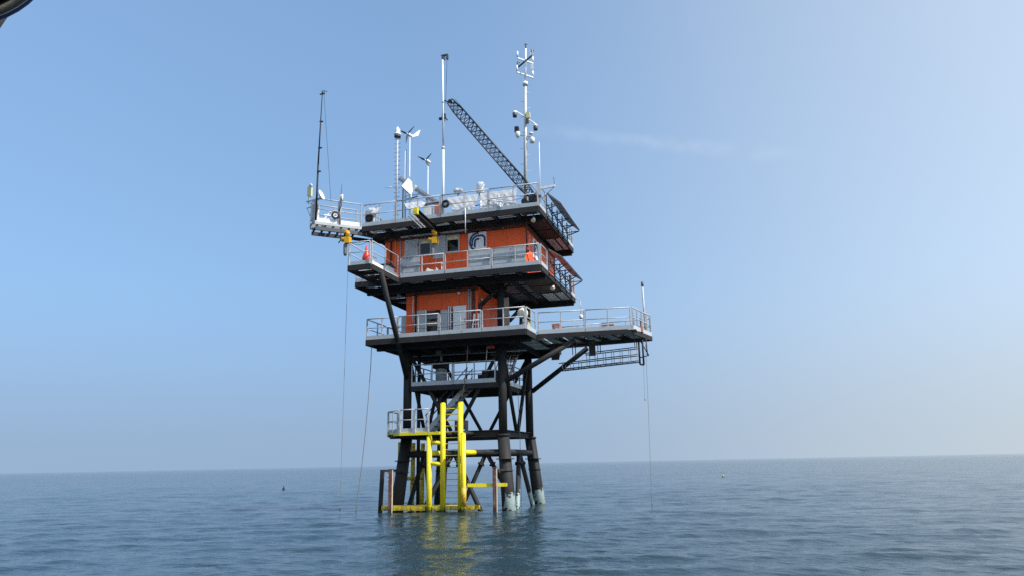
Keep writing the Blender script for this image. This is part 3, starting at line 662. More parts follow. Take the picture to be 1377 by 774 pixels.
# ------------------------------------------------------------------ solar racks on the right side
def solar_rack(label, z, y0, y1, x_in, z_in, x_out, z_out, n, cat='solar rack'):
    o = thing('solar_rack', label, cat, (5.45, y0, z))
    dv = V((x_out - x_in, 0, z_out - z_in)); nn = V((-dv.z, 0, dv.x)).normalized(); nn = nn if nn.x > 0 else -nn
    L_ = (y1 - y0) / n
    for k in range(n):
        ya, yb = y0 + L_ * k + .02, y0 + L_ * (k + 1) - .02; dz = random.uniform(-.015, .015)
        c = V(((x_in + x_out) / 2, (ya + yb) / 2, (z_in + z_out) / 2 + dz)); rot = Matrix((dv.normalized(), V((0, 1, 0)), dv.normalized().cross(V((0, 1, 0))))).transposed()
        pn = part('solar_panel', MB().box(c, (dv.length, yb - ya, .07), rot), 'solar_back', o)
        part('cells', MB().box(c + nn * .04, (dv.length - .06, yb - ya - .06, .006), rot), 'solar_cells', pn)
    for k in range(n + 1):
        y = y0 + .06 + (y1 - y0 - .12) * k / n
        part('upright', MB().bar((5.45, y, z - .05), (5.45, y, z_in - .1), .06, .06), 'dark_grey', o)
        part('outrigger', MB().bar((5.45, y, z + .35), (x_out - .03, y, z_out - .05), .05, .05), 'dark_grey', o)
        part('bracket', MB().bar((5.45, y, z_out - .05), (x_out - .06, y, z_out - .05), .04, .04), 'dark_grey', o)
        part('foot_plate', MB().box((5.52, y, z - .16), (.06, .16, .16)), 'black_steel', o)
    for za in (z + .12, z + .62): part('side_rail', MB().tube((5.45, y0, za), (5.45, y1, za), .028, n=6), 'dark_grey', o)
    for k in range(n):
        ya, yb = y0 + L_ * k, y0 + L_ * (k + 1)
        part('lattice_bar', MB().bar((5.47, ya + .06, z + .15), (5.47, yb - .06, z_out), .04, .03), 'dark_grey', o)
        part('lattice_bar', MB().bar((5.52, yb - .06, z + .15), (5.52, ya + .06, z_out), .04, .03), 'dark_grey', o)
    return o
solar_rack('tilted solar panel rack along the right side of the top deck', TOP, -2.75, 2.5, 5.50, 16.66, 6.22, 16.00, 4)
solar_rack('tilted solar panel rack along the right side of the middle deck', MID, -2.75, 2.9, 5.50, 13.46, 6.20, 12.98, 4)

# ------------------------------------------------------------------ masts and instruments on the top deck
def cups(mb, c, r=.09, arms=3):
    c = V(c)
    for k in range(arms):
        a = 2 * math.pi * k / arms + .4; e = V((math.cos(a), math.sin(a), 0)) * r
        mb.tube(c, c + e, .008, n=5); mb.sphere(c + e, .035, 6)
    return mb
m1 = thing('sensor_mast', 'tall plain white mast clamped to the front rail beside the crane tip', 'mast', (-.02, -4.2, TOP))
part('pole', MB().tube((-.02, -4.18, TOP), (-.02, -4.18, 19.5), .068, .064, 12).tube((-.02, -4.18, 19.5), (-.08, -4.18, 25.25), .056, .05, 12), 'white_paint', m1)
part('joint', MB().tube((-.03, -4.18, 19.45), (-.03, -4.18, 19.6), .085, n=12).tube((-.05, -4.18, 22.3), (-.05, -4.18, 22.4), .07, n=12), 'galvanised', m1)
th = part('sensor_head', MB().bb(-.16, .26, -4.24, -4.12, 25.27, 25.33).bb(-.12, -.02, -4.25, -4.11, 25.05, 25.27).bb(.16, .27, -4.25, -4.11, 25.0, 25.27).tube((.06, -4.18, 25.27), (.06, -4.18, 24.95), .03, n=8), 'dark_grey', m1)
part('cable', MB().path([(.2, -4.2, 25.0), (.16, -4.2, 23.5), (.12, -4.2, 22.2)], .012), 'black_rubber', m1)

cr = thing('lattice_crane', 'dark lattice crane boom reaching from the deck corner up to the white mast', 'crane', (4.95, -3.35, TOP))
b0, b1 = V((4.92, -3.35, 16.25)), V((.10, -3.35, 22.72)); bd = (b1 - b0).normalized(); bs = V((0, 1, 0)); bu_ = bd.cross(bs); bu_ = bu_ if bu_.z > 0 else -bu_
BL = (b1 - b0).length; nb = 22
def sec(t): return 0.13 + 0.135 * min(1, t / .12, max(.35, (1 - t) / .10 if t > .9 else 1))
def bp(t, i, j): h = sec(t); return b0 + bd * (BL * t) + bs * (i * h) + bu_ * (j * h)
for i in (-1, 1):
    for j in (-1, 1):
        part('chord', MB().path([bp(t, i, j) for t in (0, .12, .9, 1)], .04, 6), 'boom_grey', cr)
lc = MB()
for k in range(nb):
    t0, t1 = k / nb, (k + 1) / nb
    for (i, j), (i2, j2) in (((-1, -1), (1, -1)), ((1, -1), (1, 1)), ((1, 1), (-1, 1)), ((-1, 1), (-1, -1))):
        lc.tube(bp(t0, i, j), bp(t1, i2, j2), .021, n=4); lc.tube(bp(t1, i, j), bp(t0, i2, j2), .015, n=4); lc.tube(bp(t1, i, j), bp(t1, i2, j2), .014, n=4)
part('lacing', lc, 'boom_grey', cr, kind='stuff')
part('pedestal', MB().tube((4.92, -3.35, TOP), (4.92, -3.35, 16.0), .22, .2, 14).bb(4.68, 5.2, -3.6, -3.1, 15.95, 16.3), 'black_steel', cr)
part('winch', MB().bb(4.35, 4.75, -3.6, -3.1, TOP + .01, 15.85).tube((4.45, -3.65, 16.0), (4.45, -3.05, 16.0), .17, n=12), 'black_steel', cr)
part('tip_sheave', MB().tube((.06, -3.43, 22.78), (.06, -3.27, 22.78), .11, n=14).bar((.3, -3.35, 22.6), (-.36, -3.35, 22.92), .08, .05), 'black_rubber', cr)
part('hoist_rope', MB().tube((-.32, -3.35, 22.86), (-.33, -3.35, 22.0), .016, n=5).path([b1 + bu_ * .3, b0 + bu_ * .32], .012, 4), 'black_rubber', cr)
hk = part('hook_block', MB().bb(-.42, -.24, -3.44, -3.26, 21.78, 22.05).bb(-.62, -.38, -3.42, -3.28, 21.72, 21.84).bar((-.27, -3.35, 21.84), (-.10, -3.35, 21.62), .04, .06), 'black_rubber', cr)
part('hook', MB().torus((-.33, -3.35, 21.66), .08, .024, (0, 1, 0), 14, 6), 'black_steel', hk)

m2 = thing('instrument_mast', 'tall weather mast with crossed instrument arms and hanging lamps at the right', 'mast', (4.22, -2.6, TOP))
part('pole', MB().tube((4.22, -2.6, TOP), (4.40, -2.6, 23.5), .10, .085, 14), 'galvanised', m2)
part('upper_pole', MB().tube((4.40, -2.6, 23.5), (4.49, -2.6, 25.78), .05, .042, 12), 'white_paint', m2)
part('collar', MB().tube((4.40, -2.6, 23.42), (4.405, -2.6, 23.62), .15, n=14), 'white_paint', m2)
for k in range(15):
    z = 16.2 + .48 * k; x = 4.22 + .18 * (z - TOP) / 8.1; s = -1 if k % 2 else 1
    part('step_peg', MB().tube((x + s * .08, -2.6, z), (x + s * .30, -2.6, z), .018, n=5), 'white_paint', m2)
for z, a, b, m_ in ((25.0, (4.09, -3.01), (4.78, -2.17), 'white_paint'), (24.1, (4.05, -3.02), (4.75, -2.15), 'white_paint'), (24.95, (3.86, -2.12), (4.98, -3.09), 'dark_grey')):
    c = (4.44 + .025 * (z - 24), -2.6)
    arm = part('cross_arm', MB().bar((*a, z), (*b, z), .075, .07), m_, m2)
    for p in (a, b):
        if m_ == 'dark_grey':
            part('anemometer', cups(MB().tube((*p, z), (*p, z + .28), .025, n=6), (*p, z + .3)), 'dark_grey', arm)
        else:
            part('sensor', MB().tube((*p, z + .06), (*p, z + .42), .05, n=8).tube((*p, z - .06), (*p, z + .06), .03, n=6), 'white_paint', arm)
part('top_sensor', cups(MB().tube((4.49, -2.6, 25.78), (4.49, -2.6, 26.02), .04, n=8), (4.49, -2.6, 26.04), .07), 'dark_grey', m2)
part('plate_sensor', MB().box((4.86, -2.75, 25.3), (.14, .05, .38)), 'white_paint', m2); part('plate_sensor', MB().box((4.86, -2.75, 24.45), (.14, .05, .38)), 'white_paint', m2)
la = part('lamp_arm', MB().bar((3.86, -2.9, 21.78), (4.84, -2.3, 21.12), .05, .05), 'white_paint', m2)
for x, y, z in ((3.82, -2.9, 21.62), (4.86, -2.3, 20.92)):
    part('lamp', MB().lathe([(.12, -.22), (.13, 0)], (x, y, z), n=14), 'dark_grey', la); part('lamp_cap', MB().lathe([(.13, .002), (.12, .08), (.05, .15)], (x, y, z), n=14), 'white_paint', la)
ba = part('bracket_arm', MB().bar((3.8, -2.6, 20.45), (4.72, -2.6, 20.15), .04, .04).bar((4.3, -2.6, 19.95), (4.7, -2.6, 20.25), .03, .03), 'galvanised', m2)
part('camera_housing', MB().box((3.84, -2.62, 20.72), (.22, .24, .34)), 'black_rubber', ba)
part('dome_camera', MB().lathe([(.04, -.22), (.12, -.12), (.14, .0), (.14, .12), (.05, .18)], (3.9, -2.66, 20.42), n=14), 'white_paint', ba)
part('disc_sensor', MB().lathe([(.13, 0), (.14, .05), (.06, .11)], (4.66, -2.6, 20.35), n=14), 'white_paint', ba)
part('radiation_shield', MB().lathe([(.05, -.2), (.14, -.18), (.14, .08), (.08, .14)], (4.72, -2.6, 20.0), n=14), 'white_paint', ba)
part('junction_box', MB().box((4.54, -2.66, 21.5), (.22, .16, .36)), 'pale_box', m2)
part('junction_box', MB().box((4.50, -2.70, 21.12), (.16, .12, .24)), 'dark_grey', m2)

wa = thing('whip_antenna', 'thin white whip antenna at the front right corner of the top deck', 'antenna', (5.48, -4.2, TOP))
part('rod', MB().tube((5.48, -4.18, TOP + .2), (5.52, -4.18, 19.05), .028, .018, 8), 'white_paint', wa); part('clamp', MB().bb(5.40, 5.54, -4.24, -4.12, TOP + .5, TOP + .62), 'dark_grey', wa)
oa = thing('instrument_boom', 'white horizontal instrument boom sticking out right of the top deck corner', 'boom', (5.4, -3.9, 16.45))
part('beam', MB().bar((5.25, -3.9, 16.50), (6.24, -3.9, 16.56), .09, .12), 'white_paint', oa)
part('stay', MB().tube((5.5, -3.9, 15.9), (6.2, -3.9, 16.5), .016, n=5), 'dark_grey', oa); part('needle', MB().tube((6.22, -3.9, 16.6), (6.18, -3.9, 17.05), .016, n=5), 'dark_grey', oa)

lp = thing('beacon_mast', 'slim rung-studded mast topped by a white navigation beacon', 'mast', (-2.84, -4.18, TOP))
part('pole', MB().tube((-2.84, -4.16, TOP), (-2.86, -4.16, 20.75), .055, n=10), 'galvanised', lp)
for k in range(18):
    z = 15.9 + .27 * k; part('rung', MB().tube((-3.02, -4.16, z), (-2.66, -4.16, z), .014, n=5), 'dark_grey', lp)
bc = part('beacon', MB().lathe([(.08, 0), (.20, .04), (.21, .1), (.13, .14), (.15, .3), (.15, .36), (.08, .42), (.06, .52)], (-2.86, -4.16, 20.72), n=16), 'white_paint', lp)
part('base_ring', MB().tube((-2.86, -4.16, 20.62), (-2.86, -4.16, 20.71), .19, n=16), 'dark_grey', lp)
yg = thing('aerial', 'small white finger aerial sticking out left of the beacon mast', 'antenna', (-3.2, -4.1, 17.6))
part('boom', MB().tube((-2.9, -4.1, 17.62), (-3.62, -4.1, 17.66), .016, n=6), 'white_paint', yg); part('sleeve', MB().tube((-3.15, -4.1, 17.633), (-3.45, -4.1, 17.65), .035, n=8), 'white_paint', yg)

def turbine(label, base, hub, blades, rblade, tail):
    o = thing('wind_turbine', label, 'wind turbine', (base[0], base[1], TOP), 'small wind turbines on the top deck')
    h = V(hub)
    part('pole', MB().tube((base[0], base[1], TOP), h - V((0, 0, .08)), .032, .026, 8), 'white_paint', o)
    part('nacelle', MB().lathe([(.03, -.22), (.09, -.14), (.10, .1), (.05, .22), (.02, .27)], h, (-.35, -.9, .1), n=12), 'white_paint', o)
    for a in blades:
        e = V((math.cos(R(a)), -.12, math.sin(R(a)))); s_ = V((-math.sin(R(a)), .35, math.cos(R(a)))).normalized(); n_ = e.cross(s_).normalized()
        f0 = h + V((-.08, -.2, 0)); mb = MB(); vs = []
        for t, w in ((.05, .05), (.3, .12), (1, .03)):
            c = f0 + e * (rblade * t)
            vs += [c + s_ * w / 2 + n_ * .012, c - s_ * w / 2 + n_ * .012, c - s_ * w / 2 - n_ * .012, c + s_ * w / 2 - n_ * .012]
        mb.add(vs, [(0, 1, 2, 3), (8, 9, 10, 11)] + [(k * 4 + i, k * 4 + (i + 1) % 4, k * 4 + 4 + (i + 1) % 4, k * 4 + 4 + i) for k in range(2) for i in range(4)])
        part('blade', mb, 'dark_grey', o)
    if tail:
        mb = MB(); P = [h + V(p) for p in ((.05, .1, -.12), (.40, .35, .05), (.52, .42, .45), (.42, .36, .42), (.1, .15, .06))]
        mb.add([p + V((.02, -.02, 0)) for p in P] + [p - V((.02, -.02, 0)) for p in P], [(0, 1, 2, 3, 4), (5, 6, 7, 8, 9)] + [(k, (k + 1) % 5, 5 + (k + 1) % 5, 5 + k) for k in range(5)])
        part('tail_fin', mb, 'white_paint', o)
turbine('taller wind turbine with white tail fin next to the beacon mast', (-3.28, -1.5), (-3.32, -1.5, 22.0), (148, 266, 40), .62, True)
turbine('shorter three-bladed wind turbine left of the plain white mast', (-2.1, -1.5), (-2.1, -1.5, 20.1), (148, 42, 300), .55, False)
for lab, x, z1, m_ in (('thin white rod antenna between beacon mast and taller turbine', -3.52, 20.9, 'white_paint'), ('thin dark rod right beside the taller turbine pole', -3.44, 21.0, 'dark_grey')):
    o = thing('rod_antenna', lab, 'antenna', (x, -1.7, TOP)); part('rod', MB().tube((x, -1.7, TOP), (x, -1.7, z1), .026, .018, 6), m_, o); part('foot', MB().lathe([(.1, 0), (.09, .04), (.04, .08)], (x, -1.7, TOP), n=10), 'dark_grey', o)

# inclined solar table behind the front rail, seen along its edge
so = thing('solar_table', 'long grey solar panel sloping down to the right behind the front rail', 'solar panel', (-2.6, -1.9, TOP))
pa, pb = V((-3.75, -2.0, 19.15)), V((-1.2, -2.0, 17.20)); pv = (pb - pa).normalized(); pu = V((-.36, .86, .34)); pu = (pu - pv * pu.dot(pv)).normalized(); pn_ = pv.cross(pu); pn_ = pn_ if pn_.z > 0 else -pn_
rot = Matrix((pv, pu, pv.cross(pu))).transposed()
for k in range(2):
    L_ = (pb - pa).length / 2; c = pa + pv * (L_ * (k + .5)) + pu * .5
    q = part('solar_panel', MB().box(c, (L_ - .03, 1.0, .12), rot), 'galvanised', so); part('cells', MB().box(c + pn_ * .064, (L_ - .1, .93, .006), rot), 'solar_cells', q)
part('frame_rail', MB().bar(pa - pn_ * .14 + pu * .1, pb - pn_ * .14 + pu * .1, .08, .14), 'galvanised', so)
part('frame_rail', MB().bar(pa - pn_ * .09 + pu * .8, pb - pn_ * .09 + pu * .8, .06, .06), 'galvanised', so)
for x, zt in ((-3.53, 18.85), (-2.0, 17.7)): part('post', MB().bar((x, -1.9, TOP), (x, -1.9, zt), .06, .06), 'dark_grey', so)
part('cross_bar', MB().bar((-3.53, -1.9, 17.9), (-1.95, -1.9, 18.02 - .1), .05, .05).bar((-3.5, -1.9, 17.3), (-1.9, -1.9, 17.1), .05, .06), 'galvanised', so)
fa = thing('flat_antenna', 'white square flat antenna tilted on its corner beside the beacon mast', 'antenna', (-2.62, -3.0, TOP))
rq = Quaternion((0, 0, 1), R(48)) @ Quaternion((0, 1, 0), R(36))
part('panel', MB().box((-2.64, -3.0, 18.0), (.70, .14, .70), rq.to_matrix()), 'white_paint', fa); part('post', MB().tube((-2.5, -2.9, TOP), (-2.55, -2.9, 17.9), .04, n=8), 'galvanised', fa)
part('cross_tie', MB().bar((-2.85, -2.95, 17.25), (-2.1, -2.95, 17.35), .08, .05), 'dark_grey', fa)

dm_ = thing('dome_antenna', 'low white dome antenna behind the tarpaulin on the front rail', 'antenna', (.41, -3.0, TOP))
part('dome', MB().lathe([(.10, -.12), (.14, -.06), (.26, 0), (.27, .08), (.2, .2), (.08, .26), (.01, .27)], (.41, -3.0, 17.27), n=18), 'white_paint', dm_); part('post', MB().tube((.41, -3.0, TOP), (.41, -3.0, 17.2), .05, n=8), 'galvanised', dm_)
rd = thing('radome', 'white upright cylinder radome standing behind the tarpaulins', 'radome', (1.75, -3.0, TOP))
part('drum', MB().lathe([(.2, 0), (.225, .02), (.225, .6), (.20, .66), (.02, .69)], (1.75, -3.0, 16.98), n=20), 'white_paint', rd); part('post', MB().tube((1.75, -3.0, TOP), (1.75, -3.0, 17.0), .06, n=10), 'white_paint', rd); part('stay', MB().bar((1.75, -3.0, 15.9), (1.35, -3.0, TOP), .04, .04).bar((1.75, -3.0, 16.35), (1.1, -3.0, 16.3), .04, .04), 'dark_grey', rd)
hr = thing('hose_reel', 'black hose coil hanging on the front rail by the plain white mast', 'hose', (.22, -4.36, 16.1))
part('coil', MB().torus((.20, -4.37, 16.12), .17, .07, (0, 1, 0), 18, 8), 'black_rubber', hr); part('hub', MB().tube((.20, -4.40, 16.12), (.20, -4.33, 16.12), .08, n=10), 'galvanised', hr)
hb = thing('horn_box', 'grey cabinet with a round black horn opening at the walkway corner', 'cabinet', (-4.6, -3.95, TOP))
part('case', MB().bb(-4.86 + .06, -4.30, -4.12, -3.7, TOP + .06, 16.4), 'grey_paint', hb); part('horn', MB().lathe([(.24, 0), (.24, .05), (.15, .06)], (-4.54, -4.13, 15.95), (0, -1, 0), n=18), 'black_rubber', hb)
part('foot', MB().bb(-4.78, -4.32, -4.08, -3.74, TOP, TOP + .058), 'dark_grey', hb)

def tarp(label, top, bot, y, seed, seg=(26, 14), name='tarpaulin', cat='tarpaulin'):
    """hanging cloth between a top edge (x, z) -> (x, z) and a bottom edge, wrinkled"""
    o = thing(name, label, cat, (top[0][0], y, top[0][1]), 'white tarpaulins tied to the top deck rail')
    r_ = np.random.default_rng(seed); nx, nz = seg; mb = MB(); ph = r_.random(8) * 6.28; vs = []
    for side in (0, .012):
        for j in range(nz + 1):
            v = j / nz
            for i in range(nx + 1):
                u = i / nx
                tx = top[0][0] + (top[1][0] - top[0][0]) * u; tz = top[0][1] + (top[1][1] - top[0][1]) * u - .03 * math.sin(math.pi * ((u * 3) % 1))
                bx = bot[0][0] + (bot[1][0] - bot[0][0]) * u; bz = bot[0][1] + (bot[1][1] - bot[0][1]) * u + .04 * math.sin(u * 9 + ph[0]) + .03 * math.sin(u * 23 + ph[1])
                w = .022 * math.sin(u * 13 + 4 * v + ph[2]) * (.3 + v) + .010 * math.sin((u * 29 - v * 11) + ph[3]) + .014 * math.sin(u * 6 + v * 9 + ph[4]) + .005 * math.sin(u * 55 + v * 20 + ph[5])
                vs.append((tx + (bx - tx) * v, y + .09 + .27 * (1 - v) + w * min(1, v * 4 + .2) + side, tz + (bz - tz) * v))
    n = (nx + 1) * (nz + 1); q = lambda i, j: j * (nx + 1) + i
    fs = [(q(i, j), q(i + 1, j), q(i + 1, j + 1), q(i, j + 1)) for j in range(nz) for i in range(nx)]
    fs += [tuple(a + n for a in reversed(f)) for f in fs]
    mb.add(vs, fs, True); part('cloth', mb, 'tarpaulin', o)
    ty = MB()
    for t in (0, .33, .66, 1): ty.torus((top[0][0] + (top[1][0] - top[0][0]) * t, y, top[0][1] + (top[1][1] - top[0][1]) * t + .01), .05, .012, (1, 0, 0), 8, 5)
    part('ties', ty, 'rope', o)
tarp('white tarpaulin on the front rail just right of the plain mast', ((.10, 16.66), (1.95, 16.68)), ((.60, 15.55), (1.72, 15.60)), -4.25, 1)
tarp('white tarpaulin on the front rail between radome and crane foot', ((2.03, 16.68), (4.12, 16.68)), ((2.28, 15.58), (4.12, 15.62)), -4.25, 2)
tarp('small white tarpaulin under the tilted flat antenna', ((-2.50, 16.66), (-1.05, 16.68)), ((-2.15, 16.05), (-1.30, 16.18)), -4.25, 3, (18, 8))
tarp('small white tarpaulin above the horn cabinet at the left corner', ((-4.72, 16.66), (-3.88, 16.68)), ((-4.38, 16.18), (-3.98, 16.22)), -4.25, 4, (12, 8))
tarp('small bright white cloth hung over the middle rail near the crane foot', ((3.02, 16.14), (3.62, 16.14)), ((3.22, 15.62), (3.45, 15.52)), -4.50, 5, (10, 8), 'white_cloth', 'cloth')
hc = thing('control_cabinet', 'small grey cabinet cluster behind the front rail left of the plain mast', 'cabinet', (-1.0, -3.6, TOP))
part('case', MB().bb(-1.35, -.95, -3.7, -3.4, TOP + .3, 16.35), 'white_paint', hc); part('case', MB().bb(-.75, -.25, -3.7, -3.4, TOP + .25, 16.5), 'light_red', hc); part('frame', MB().bb(-1.4, -.2, -3.68, -3.42, TOP, TOP + .245), 'dark_grey', hc)
part('top_tray', MB().bb(-1.5, -.1, -3.72, -3.38, 16.56, 16.62), 'galvanised', hc)

# hoists
def hoist(label, p, rope_to, group='yellow hoists'):
    o = thing('chain_hoist', label, 'hoist', p, group); x, y, z = p
    part('trolley', MB().bb(x - .06, x + .06, y - .16, y + .16, z - .12, z + .02).lathe([(.05, -.12), (.11, -.1), (.11, .1), (.05, .12)], (x + .06, y, z - .18), (1, .2, 0), n=12), 'hoist_yellow', o)
    part('motor', MB().lathe([(.08, -.30), (.13, -.28), (.13, .10), (.08, .14)], (x, y, z - .50), (1, .25, 0), n=14).bb(x - .06, x + .22, y - .15, y + .15, z - .74, z - .38), 'hoist_yellow', o)
    part('chain_bag', MB().lathe([(.07, -1.42), (.10, -1.3), (.11, -.85), (.09, -.75)], (x - .06, y, z), n=10), 'slate_plate', o)
    part('chain', MB().tube((x + .14, y, z - .7), rope_to, .011, n=5), 'rope', o)
    part('hook', MB().torus(V(rope_to) - V((0, 0, .06)), .06, .016, (0, 1, 0), 10, 5), 'black_steel', o)
    return o
jb = thing('hoist_beam', 'black beam with a yellow end jutting out below the top deck front', 'beam', (-.64, -5, 15.05))
part('beam', MB().ibeam((-.66, -3.2, 14.92), (-.58, -6.45, 15.05), .22, .30), 'black_steel', jb); part('end_cap', MB().box((-.58, -6.56, 15.06), (.26, .16, .34)), 'yellow_paint', jb)
part('hanger_rail', MB().bar((-1.0, -4.4, 14.9), (-.92, -6.3, 14.98), .05, .06), 'galvanised', jb); part('hanger_rail', MB().bar((-1.2, -4.4, 14.9), (-1.12, -6.3, 14.98), .04, .05), 'galvanised', jb)
rungs = MB()
for k in range(7): rungs.tube((-1.18, -4.6 - .27 * k, 14.94), (-.94, -4.6 - .27 * k, 14.94), .015, n=5)
part('hanger_rungs', rungs, 'galvanised', jb)
hoist('yellow chain hoist hanging in front of the cabin windows', (-.62, -4.05, 14.76), (-.5, -4.05, 12.6))
hoist('yellow chain hoist hanging from the corner walkway at the left', (-5.32, -5.2, 14.95), (-5.17, -5.2, .25))
hoo = thing('pendant_control', 'dark hook hanging left of the walkway hoist', 'hook', (-5.7, -5.3, 14.9))
part('link', MB().path([(-5.62, -5.3, 14.95), (-5.64, -5.3, 14.4), (-5.76, -5.3, 14.25)], .03), 'black_steel', hoo)
wr = thing('hanging_conduit', 'thin white rod hanging from the top deck beside the logo sign', 'rod', (1.34, -4.12, 14.4))
part('rod', MB().tube((1.34, -4.36, 15.75), (1.34, -4.36, 14.38), .024, n=6), 'white_paint', wr); part('tip', MB().tube((1.34, -4.36, 14.38), (1.34, -4.36, 14.3), .035, n=6), 'dark_grey', wr)

# equipment at the end of the corner walkway
tip = (WB + WC) / 2
bm_ = thing('lightning_mast', 'thin black leaning mast with sensor head at the end of the corner walkway', 'mast', (-6.7, -6.25, TOP))
part('pole', MB().tube((-6.68, -6.2, TOP), (-6.66, -6.25, 18.6), .055, .05, 8).tube((-6.66, -6.25, 18.6), (-6.57, -6.3, 22.9), .045, .025, 8), 'black_rubber', bm_)
part('sensor_head', cups(MB().bb(-6.72, -6.40, -6.33, -6.27, 22.88, 22.94).tube((-6.56, -6.3, 22.94), (-6.56, -6.3, 23.1), .05, n=8), (-6.4, -6.3, 23.05)), 'dark_grey', bm_)
for z in (18.2, 19.6, 21.2): part('clamp', MB().bb(-6.68, -6.48, -6.3, -6.2, z, z + .05), 'black_rubber', bm_)
part('guy_wire', MB().tube((-6.46, -6.3, 22.9), (-6.15, -5.6, 16.6), .011, n=4), 'black_rubber', bm_)
ds = thing('dish_antenna', 'white round dish at the foot of the black mast', 'antenna', (-6.5, -6.15, 16.75))
part('dish', MB().lathe([(.05, -.10), (.18, -.06), (.28, .03), (.29, .05), (.26, .045), (.16, -.03), (.03, -.07)], (-6.42, -6.2, 16.82), (.93, .05, .35), n=20), 'white_paint', ds); part('arm', MB().tube((-6.65, -6.1, 16.6), (-6.48, -6.16, 16.74), .04, n=8), 'galvanised', ds)
yd = thing('weather_sensor', 'pale yellow sensor box on the outermost corner of the walkway', 'sensor', (-7.3, -6.0, 16.6))
part('box', MB().box((-7.26, -6.0, 17.2), (.22, .2, .55)), 'pale_box', yd); part('post', MB().tube((-7.3, -6.0, 16.5), (-7.3, -6.0, 17.6), .045, n=8), 'white_paint', yd); part('shield', MB().lathe([(.1, 0), (.09, .12), (.02, .18)], (-7.22, -6.02, 17.5), n=10), 'white_paint', yd)
part('arm', MB().bar((-7.45, -6.0, 16.62), (-6.8, -6.1, 16.66), .06, .06).bar((-7.4, -6.0, 16.25), (-6.95, -6.05, 16.3), .05, .05).bar((-7.4, -6.0, 16.25), (-7.05, -5.8, 15.3), .04, .04), 'galvanised', yd)
wc = thing('wall_cabinet', 'narrow white cabinet on the end rail of the walkway', 'cabinet', (-7.0, -5.85, TOP)); part('case', MB().box((-6.98, -5.86, 15.98), (.42, .28, .95), Matrix.Rotation(R(45), 3, 'Z')), 'white_paint', wc); part('door', MB().box((-6.88, -6.02, 15.98), (.34, .03, .8), Matrix.Rotation(R(45), 3, 'Z')), 'grey_paint', wc)
ya = thing('rail_antenna', 'short grey antenna post on the middle of the walkway rail', 'antenna', (-5.75, -5.22, TOP))
part('post', MB().tube((-5.78, -5.2, TOP), (-5.78, -5.2, 17.1), .06, n=8), 'galvanised', ya); part('whip', MB().tube((-5.78, -5.2, 17.1), (-5.74, -5.2, 17.75), .018, n=6), 'dark_grey', ya); part('sensor', MB().tube((-5.66, -5.25, 16.7), (-5.66, -5.25, 17.1), .05, n=8), 'white_paint', ya); part('cable', MB().path([(-5.72, -5.28, 16.9), (-5.68, -5.3, 16.4), (-5.8, -5.3, 16.1)], .03), 'black_rubber', ya)
lr = thing('ring_buoy', 'small black and white ring hanging on the walkway rail', 'ring', (-6.0, -5.5, 15.85)); part('ring', MB().torus((-5.95, -5.42, 15.85), .17, .055, (wn_.x, wn_.y, 0), 18, 8), 'black_rubber', lr); part('inner_ring', MB().torus((-5.95, -5.42, 15.85), .10, .03, (wn_.x, wn_.y, 0), 16, 6), 'white_paint', lr)
ff = thing('truss_frame', 'small white braced frame on the walkway floor near its end', 'frame', (-6.3, -5.9, TOP))
for a, b in (((-6.6, -5.75, TOP), (-6.25, -5.45, 16.1)), ((-5.95, -5.2, TOP), (-6.25, -5.45, 16.1)), ((-6.5, -5.7, 15.85), (-6.0, -5.25, 15.85))): part('strut', MB().bar(a, b, .06, .06), 'white_paint', ff)

# ------------------------------------------------------------------ things on the lower deck and its extension
wb = thing('ball_float', 'cream white ball float at the front right corner of the lower deck', 'float', (4.34, -4.05, LOW))
part('ball', MB().sphere((4.34, -4.05, 9.80), .285, 14), 'cream_plastic', wb); part('stand', MB().tube((4.2, -4.0, LOW), (4.25, -4.03, 9.6), .09, n=8), 'black_rubber', wb); part('lug', MB().tube((4.34, -4.05, 10.06), (4.30, -4.05, 10.14), .05, n=8), 'cream_plastic', wb)
cb = thing('storage_box', 'pale cream box on the deck beside the white ball', 'box', (4.45, -3.2, LOW)); part('body', MB().bb(4.15, 4.5, -3.6, -3.15, LOW + .002, LOW + .5), 'pale_box', cb); part('lid', MB().bb(4.13, 4.52, -3.62, -3.13, LOW + .502, LOW + .55), 'cream_plastic', cb)
sl = thing('step_ladder', 'white folding step ladder standing in front of the lower cabin corner', 'ladder', (1.6, -3.45, LOW))
for x in (1.44, 1.82):
    part('rail', MB().bar((x, -3.7, LOW), (1.60 + (x - 1.63) * .6, -3.45, 10.12), .06, .05), 'white_paint', sl); part('rail', MB().bar((x + .05, -3.2, LOW), (1.63 + (x - 1.63) * .6, -3.42, 10.1), .05, .04), 'white_paint', sl)
for k in range(3): part('tread', MB().box((1.62, -3.64 + .07 * k, LOW + .28 + .28 * k), (.34 - .03 * k, .12, .03)), 'white_paint', sl)
pk = thing('timber_plank', 'weathered plank leaning against the front right leg on the lower deck', 'plank', (3.3, -3.2, LOW)); part('plank', MB().bar((3.36, -3.55, LOW), (3.14, -2.95, 10.95), .26, .05), 'wood', pk); part('batten', MB().bar((3.24, -3.32, 9.9), (3.44, -3.30, 9.92), .06, .05), 'wood', pk)
